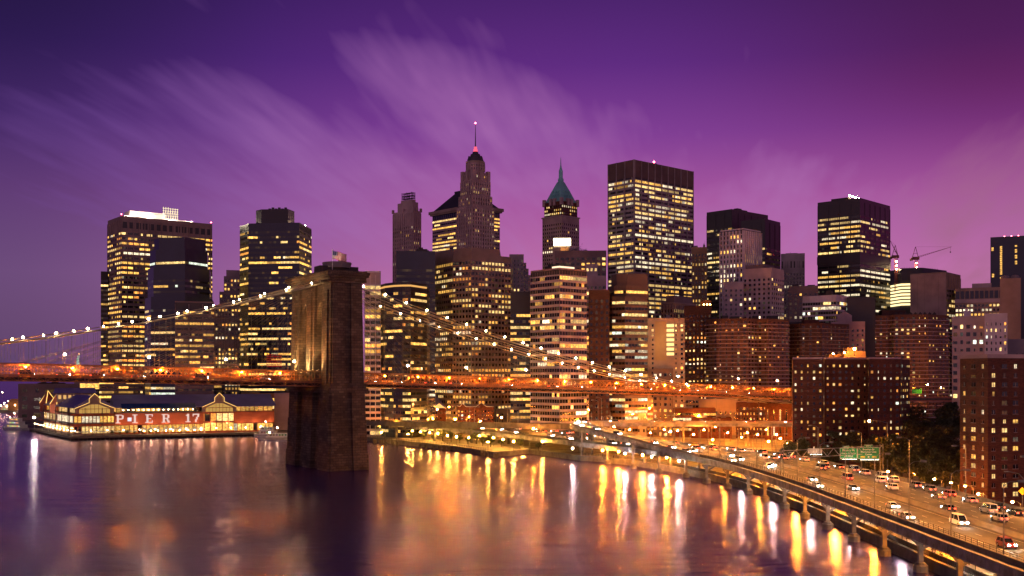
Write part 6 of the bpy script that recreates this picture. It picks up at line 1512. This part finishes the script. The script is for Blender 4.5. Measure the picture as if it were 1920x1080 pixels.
# ================================================================== pilings, boats, statue, signs, benches
pl = thing('wooden_piling', 'x', 'piling'); m = MB(); m.cyl((0,0,-3), (.1,0,2.2), .38, .34, 8); m.build('post', wood_m, pl); m = MB(); m.cyl((.1,0,2.2), (.1,0,2.45), .40, .3, 8); m.build('cap', concrete_dark, pl); pl = Proto(pl); k = 0
for px, py, n in ((700,829,3),(712,830,3),(722,831,2),(735,832,2),(743,833,2),(786,838,2),(797,839,2),(812,841,2),(823,842,2),(832,843,2),(840,845,2),(902,853,3),(912,854,2),(928,856,3)):
    for j in range(n):
        x, y, z = AT(px+j*2.6, py+2+(j % 2)*1.2, 0); pl.put((x, y, 0), rt.uniform(0, 6), f'dark timber piling in the water off the park, {ordn(k)} from the stone tower', 'timber pilings off the riverside park', (1, 1, rt.uniform(.85, 1.3))); k += 1
def boat(name, label, x, y, rz, L, Bm, decks, glow=1.2):
    r = thing(name, label, 'boat', (x, y, 0), rz); m = MB(); S = [(-.5, .8, 0), (-.3, 1, 0), (.2, 1, 0), (.4, .6, .15), (.5, .04, .35)]
    for (a, w0, u0), (b, w1, u1) in zip(S, S[1:]):
        A = [(a*L, -Bm/2*w0*.8, -.5), (a*L, -Bm/2*w0, 1.6+u0*2), (a*L, Bm/2*w0, 1.6+u0*2), (a*L, Bm/2*w0*.8, -.5)]; B = [(b*L, -Bm/2*w1*.8, -.5), (b*L, -Bm/2*w1, 1.6+u1*2), (b*L, Bm/2*w1, 1.6+u1*2), (b*L, Bm/2*w1*.8, -.5)]
        for i in range(4): j = (i+1) % 4; m.face([A[i], B[i], B[j], A[j]])
        if a == -.5: m.face(A[::-1])
    m.build('hull', mat('boat_hull', (.5, .5, .54), .4), r)
    for k in range(decks):
        f = 1-.2*k; z = 1.65+k*2.4; m = MB(); m.box(-.42*L*f, -Bm*.4*f, z, .24*L*f, Bm*.4*f, z+2.3); m.box(-.44*L*f, -Bm*.44*f, z+2.3, .27*L*f, Bm*.44*f, z+2.4); d_ = m.build('cabin', paint_white, r)
        m = MB(); n = int(L*f*.62/1.8)
        for i in range(n):
            for s in (-1, 1):
                xx = -.4*L*f+i*1.8; y_ = s*(Bm*.4*f+.03); g = GP if rt.random() < .6 else GC; m.face([(xx, y_, z+.9), (xx+1.3, y_, z+.9), (xx+1.3, y_, z+1.9), (xx, y_, z+1.9)][::(1 if s < 0 else -1)], 0, tuple(q*glow*rt.uniform(.3, 1) for q in g))
        m.build('windows', GLASS, d_)
    m = MB(); m.cyl((0, 0, 1.6+decks*2.4), (0, 0, 5+decks*2.4), .12, .06, 6); m.build('mast', paint_white, r); m = MB(); m.ball(0, 0, 5.1+decks*2.4, .3); m.ball(L*.2, 0, 2.2+decks*2.4, .25); m.build('lamp', EWARM, r); return r
boat('ferry', 'white double deck tour ferry moored at the river end of the pier', PX(27, 790), 790, radians(150), 26, 8, 3)
boat('barge', 'low grey barge with a long shed beside the stone bridge tower', PX(520, 668), 668, radians(186), 24, 8, 1, .15)
boat('tugboat', 'small dark vessel moored between the pier and the bridge tower', PX(498, 700), 700, radians(170), 16, 6, 2, .2)
for i, (px, py, L) in enumerate(((8,772,20),(24,773,16),(42,774,18),(57,776,14),(15,768,22))):
    x, y, z = AT(px, py, 0); boat('yacht', ['white yacht at the frame edge in the lamp lit marina', 'small white yacht in the middle of the lamp lit marina', 'white yacht with lit cabin beside the terminal in the marina', 'smallest white yacht of the marina, next to the pier', 'white yacht in the rear row of the lamp lit marina'][i], x, y, radians(175+i*5), L, 5, 2, 1.5)['group'] = 'yachts in the marina'
mq = thing('marina_quay', 'low lit quay with a small orange kiosk behind the moored yachts', 'quay', (PX(20, 1160), 1160, 0)); m = MB(); m.box(-90, 0, -1, 70, 30, 2.4); m.build('deck', concrete, mq); m = MB(); m.box(-5, 4, 2.4, 10, 12, 12); m.prism([(-5, 4), (10, 4), (10, 12), (-5, 12)], 12, 15, 0, None, [(-3, 7), (4, 7), (4, 9), (-3, 9)]); m.build('kiosk', WM('orange'), mq)
for i, (px, py) in enumerate(((2,762),(14,763),(29,761),(37,743),(57,763),(5,737))):
    y = 1150; edge.put((PX(px, y), y-1, PZ(py, y)-4.6), 0, f'warm lamp over the marina quay, {ordn(i)} in the cluster', 'lamps over the marina quay', (1.6, 1.6, 1.6))
# far statue across the bay
sx_, sy_ = PX(146, 4300), 4300; z0 = PZ(706, 4300); lib = thing('statue', 'tiny pale green robed statue holding a torch up far across the bay', 'statue', (sx_, sy_, 0), pi)
zb0 = PZ(684, 4300); H = PZ(663, 4300)-zb0
m = MB(); m.box(-11, -11, -1, 11, 11, zb0*.5); m.prism([(-9, -9), (9, -9), (9, 9), (-9, 9)], zb0*.5, zb0, 0, None, [(-7, -7), (7, -7), (7, 7), (-7, 7)]); m.build('pedestal', WM('tan'), lib)
cop = mat('copper_patina', (.36, .52, .44), .8)
m = MB(); m.lathe(0, 0, [(6.6, zb0), (6.0, zb0+H*.15), (4.8, zb0+H*.35), (4.4, zb0+H*.5), (4.6, zb0+H*.56), (1.8, zb0+H*.62), (1.6, zb0+H*.64)], 12); m.ball(0, 0, zb0+H*.69, 2.2, rz=2.9); m.cyl((-3.6, 0, zb0+H*.55), (-5.2, 0, zb0+H*.75), 1.3, 1.1, 8); m.cyl((-5.2, 0, zb0+H*.74), (-5.0, 0, zb0+H*.93), 1.1, .8, 8); m.cyl((4, 0, zb0+H*.54), (4.6, -2, zb0+H*.42), 1.5, 1.3, 8); m.box(3.6, -3.4, zb0+H*.38, 5.2, -2.2, zb0+H*.52)
for i in range(7): a = radians(-60+i*20); m.cyl((0, 0, zb0+H*.73), (sin(a)*5.5, 0, zb0+H*.73+cos(a)*5.0), .5, .2, 5)
m.build('figure', cop, lib); m = MB(); m.cyl((-5, 0, zb0+H*.92), (-5, 0, zb0+H*.95), 1.6, 2.0, 8); m.ball(-5, 0, zb0+H*.99, 1.3, rz=2.2); m.build('torch', emat('torch_glow', (1, .75, .35), 2), lib)
sp = bpy.data.lights.new('statue_flood', 'SPOT'); sp.energy = 9e5; sp.color = (.85, 1, .85); sp.spot_size = radians(40); sp.shadow_soft_size = 3; so = bpy.data.objects.new('statue_flood', sp); COL.objects.link(so); so.location = (sx_+30, sy_-90, 20); so.rotation_euler = (Vector((sx_, sy_, zb0+H*.5))-so.location).to_track_quat('-Z', 'Y').to_euler()
# highway sign gantry
g0 = Vector((PX(1466, 322), 322, 9)); g1 = Vector((PX(1653, 346), 346, 3)); gt = thing('sign_gantry', 'steel truss gantry spanning the highway on double posts', 'gantry')
zt = PZ(838, 340); zl = PZ(852, 340)
m = MB()
for o in (-.45, .45): m.bar((g0.x+o, g0.y, 7.5), (g0.x+o, g0.y, zt+.6), .22)
for i in range(8): m.bar((g0.x-.45, g0.y, 8+i*1.3), (g0.x+.45, g0.y, 9.3+i*1.3), .1)
m.build('post', pole_m, gt); m = MB()
for o in (-.45, .45): m.bar((g1.x+o, g1.y, 2.4), (g1.x+o, g1.y, zt+.6), .26)
m.build('post', pole_m, gt)
def gl(t, z): q = g0.lerp(g1, t); return Vector((q.x, q.y, z))
m = MB(); n = 16
for i in range(n):
    a, b_ = i/n, (i+1)/n; m.bar(gl(a, zt), gl(b_, zt), .16); m.bar(gl(a, zl), gl(b_, zl), .16); m.bar(gl(a, zl) if i % 2 else gl(a, zt), gl(b_, zt) if i % 2 else gl(b_, zl), .12)
m.build('truss', mat('gantry_steel', (.35, .30, .28), .5), gt)
GREEN = mat('sign_green', (.004, .34, .09), .5, var=.05); GREEN2 = mat('sign_dark_green', (.015, .22, .07), .5, var=.05); SIGNW = mat('sign_white', (.85, .83, .75), .5, var=.02); YEL = mat('sign_yellow', (.85, .50, .02), .5, var=.02)
def text(s, size, x, z, y, mat_, parent, name='lettering'):
    cu = bpy.data.curves.new(name, 'FONT'); cu.body = s; cu.size = size; cu.align_x = 'CENTER'; cu.align_y = 'CENTER'; cu.extrude = .015; cu.offset = .004*size
    cu.materials.append(mat_); o = bpy.data.objects.new(name, cu); COL.objects.link(o); o.parent = parent; o.location = (x, y, z); o.rotation_euler = (pi/2, 0, 0)
    me = bpy.data.meshes.new_from_object(o.evaluated_get(bpy.context.evaluated_depsgraph_get())); bpy.data.objects.remove(o)
    o = bpy.data.objects.new(name, me); COL.objects.link(o); o.parent = parent; o.location = (x, y, z); o.rotation_euler = (pi/2, 0, 0); return o
def road_sign(name, label, px0, px1, py0, py1, Y, face, lines, tab=None, arrow=False):
    w = (px1-px0)/FPX*Y; h = (py1-py0)/FPX*Y; r = thing(name, label, 'road sign', (PX((px0+px1)/2, Y), Y, PZ((py0+py1)/2, Y)))
    m = MB(); m.box(-w/2, 0, -h/2, w/2, .12, h/2); m.build('panel', face, r)
    m = MB(); t = .08
    for q in ((-w/2, -h/2, w/2, -h/2+t), (-w/2, h/2-t, w/2, h/2), (-w/2, -h/2+t, -w/2+t, h/2-t), (w/2-t, -h/2+t, w/2, h/2-t)): m.box(q[0], -.03, q[1], q[2], -.004, q[3])
    m.build('border', SIGNW, r)
    for s, size, x, z in lines: text(s, size*h, x*w, z*h, -.03, SIGNW, r)
    if tab:
        tx = tab[1]*w; m = MB(); m.box(tx-w*.19, .01, h/2+.02, tx+w*.19, .12, h/2+.2*h); tb = m.build('exit_tab', face, r)
        m = MB(); m.box(tx-w*.19, 0, h/2+.18*h, tx+w*.19, .008, h/2+.2*h); m.build('border', SIGNW, tb); text(tab[0], .15*h, tx, h/2+.1*h, -.01, SIGNW, r)
    if arrow:
        for s in (-1, 1): m = MB(); m.box(s*.26*w-w*.1, -.03, -.40*h, s*.26*w+w*.1, -.005, -.27*h); m.build('yellow_plate', YEL, r)
        m = MB(); m.blade([(-.02*w, .06*h), (.02*w, .06*h), (.02*w, 0), (.07*w, .02*h), (0, -.07*h), (-.07*w, .02*h), (-.02*w, 0)], (0, -.03, -.34*h), (1,0,0), (0,0,1), .02); m.build('arrow', SIGNW, r)
    m = MB(); m.box(-w*.45, -1.2, -h/2-.45, w*.45, -1.0, -h/2-.3)
    for t in (-.4, 0, .4): m.bar((t*w, .1, -h/2+.1), (t*w, -1.1, -h/2-.38), .07)
    br = m.build('light_bracket', pole_m, r); m = MB(); m.box(-w*.42, -1.16, -h/2-.29, w*.42, -1.04, -h/2-.25); m.build('sign_light', emat('sign_tube', (.95, 1, .8), 12) if 'sign_tube' not in bpy.data.materials else bpy.data.materials['sign_tube'], br)
    return r
road_sign('highway_sign', 'green highway sign for the park and ferry, the smaller of the lettered pair', 1575, 1607, 840, 859, 339, GREEN, [('Battery Pk', .29, 0, .27), ('Staten Is Ferry', .24, 0, -.02), ('3/4 MILE', .24, 0, -.30)], ('EXIT 1', -.15))
road_sign('highway_sign', 'dark green highway sign for the bridge and civic center with yellow plates', 1608, 1649, 838.5, 860, 341, GREEN2, [('Brooklyn Br', .21, 0, .30), ('Manhattan Civic', .21, 0, .09), ('Center', .21, 0, -.12)], ('EXIT 2', 0), True)
m_ = road_sign('shield_sign', 'small pale sign panel on the gantry truss left of the green signs', 1515, 1541, 841, 850, 334, mat('sign_pale', (.6, .5, .4), .6), [('2 3', .7, 0, 0)], None)
road_sign('approach_sign', 'green sign panel above the approach road behind the red brick tower', 1710, 1728, 730, 738, 742, GREEN, [('EAST', .4, 0, 0)], None) if False else None
r = thing('road_sign', 'plain green sign panel over the approach road right of the red brick tower', 'road sign', (PX(1719, 744), 744, PZ(734, 744))); m = MB(); m.box(-3.4, 0, -1.6, 3.4, .15, 1.6); m.build('panel', GREEN, r); 
for x in (-3, 3): m = MB(); m.bar((x, .2, -6), (x, .2, 1.5), .2); m.build('post', pole_m, r)
dm = thing('warning_sign', 'yellow diamond warning sign at the right edge before the near brick tower', 'road sign', (PX(1917, 240), 240, 2.5)); m = MB(); m.blade([(-.9, 0), (0, -.9), (.9, 0), (0, .9)], (0, 0, 11.2), (1,0,0), (0,0,1), -.05); m.build('panel', YEL, dm); m = MB(); m.bar((0, .06, 0), (0, .06, 11.6), .1); m.build('post', pole_m, dm)
pr = thing('park_railing', 'low dark railing along the water edge of the lamp lit riverside park', 'railing')
PRP = Path([(-86,648.6,2.5), (-58,608,2.5), (-31,568.8,2.5), (-9.4,525.2,2.5)], 6); m = MB()
for o_ in (.5, 1.05): PRP.sweep(m, [(.4, o_), (.48, o_), (.48, o_+.08), (.4, o_+.08)])
m.build('rail', steel_dark, pr); m = MB(); m.bar((0,0,0), (0,0,1.2), .12, .12); q0 = m.build('post', steel_dark, pr)
for i in range(48):
    o = q0 if i == 0 else q0.copy()
    if i: COL.objects.link(o)
    o.location = PRP.loc(1+i*PRP.L/49, .44, 0)[0]
# benches and bicycles on the esplanade
bn = thing('park_bench', 'x', 'bench'); m = MB()
for j in range(3): m.box(-.9, -.22+j*.15, .42, .9, -.1+j*.15, .46)
m.build('seat', mat('bench_wood', (.14, .09, .05), .8), bn); m = MB()
for j in range(2): m.box(-.9, .24, .55+j*.16, .9, .28, .67+j*.16)
m.build('backrest', MT['bench_wood'], bn)
for s in (-.75, .75): m = MB(); m.box(s-.04, -.2, 0, s+.04, -.14, .42); m.box(s-.04, .2, 0, s+.04, .26, .85); m.box(s-.04, -.2, .38, s+.04, .26, .42); m.build('leg', steel_dark, bn)
bn = Proto(bn)
for i in range(14):
    q = ES.loc(96+i*14.5, 3.4, .02); bn.put(q[0], q[1]-pi/2, f'dark slatted bench on the esplanade below the highway, {ordn(i)} from the near end', 'benches along the esplanade')
bk = thing('bicycle', 'x', 'bicycle'); 
for x in (-.52, .52):
    m = MB()
    for i in range(14):
        a, b_ = 2*pi*i/14, 2*pi*(i+1)/14; m.bar((x+.33*cos(a), 0, .34+.33*sin(a)), (x+.33*cos(b_), 0, .34+.33*sin(b_)), .05)
    for i in range(4): a = pi*i/4; m.bar((x+.32*cos(a), 0, .34+.32*sin(a)), (x-.32*cos(a), 0, .34-.32*sin(a)), .012)
    m.build('wheel', tyre_m, bk)
m = MB()
for p, q in (((-.52,0,.34),(-.15,0,.85)), ((-.52,0,.34),(-.05,0,.32)), ((-.05,0,.32),(-.17,0,.95)), ((-.05,0,.32),(.36,0,.82)), ((-.15,0,.85),(.34,0,.88)), ((.52,0,.34),(.34,0,.98))): m.bar(p, q, .04)
m.build('frame', steel_dark, bk); m = MB(); m.box(-.3, -.07, .95, -.06, .07, 1.0); m.build('saddle', steel_dark, bk); m = MB(); m.bar((.34, -.28, 1.0), (.34, .28, 1.0), .035); m.build('handlebar', steel_dark, bk)
bk = Proto(bk)
for i, (px, py) in enumerate(((1498,942),(1752,1046),(1764,1049),(1640,997))):
    x, y, z = AT(px, py, 2.53); bk.put((max(x, 87.5), y, 2.53), .5+i, ['bicycle parked on the esplanade, farthest from the viewer', 'bicycle parked on the near esplanade, first of a close pair', 'bicycle parked on the near esplanade, second of a close pair', 'lone bicycle parked on the esplanade between two river piers'][i], 'bicycles on the esplanade', (1.25, 1.25, 1.25))
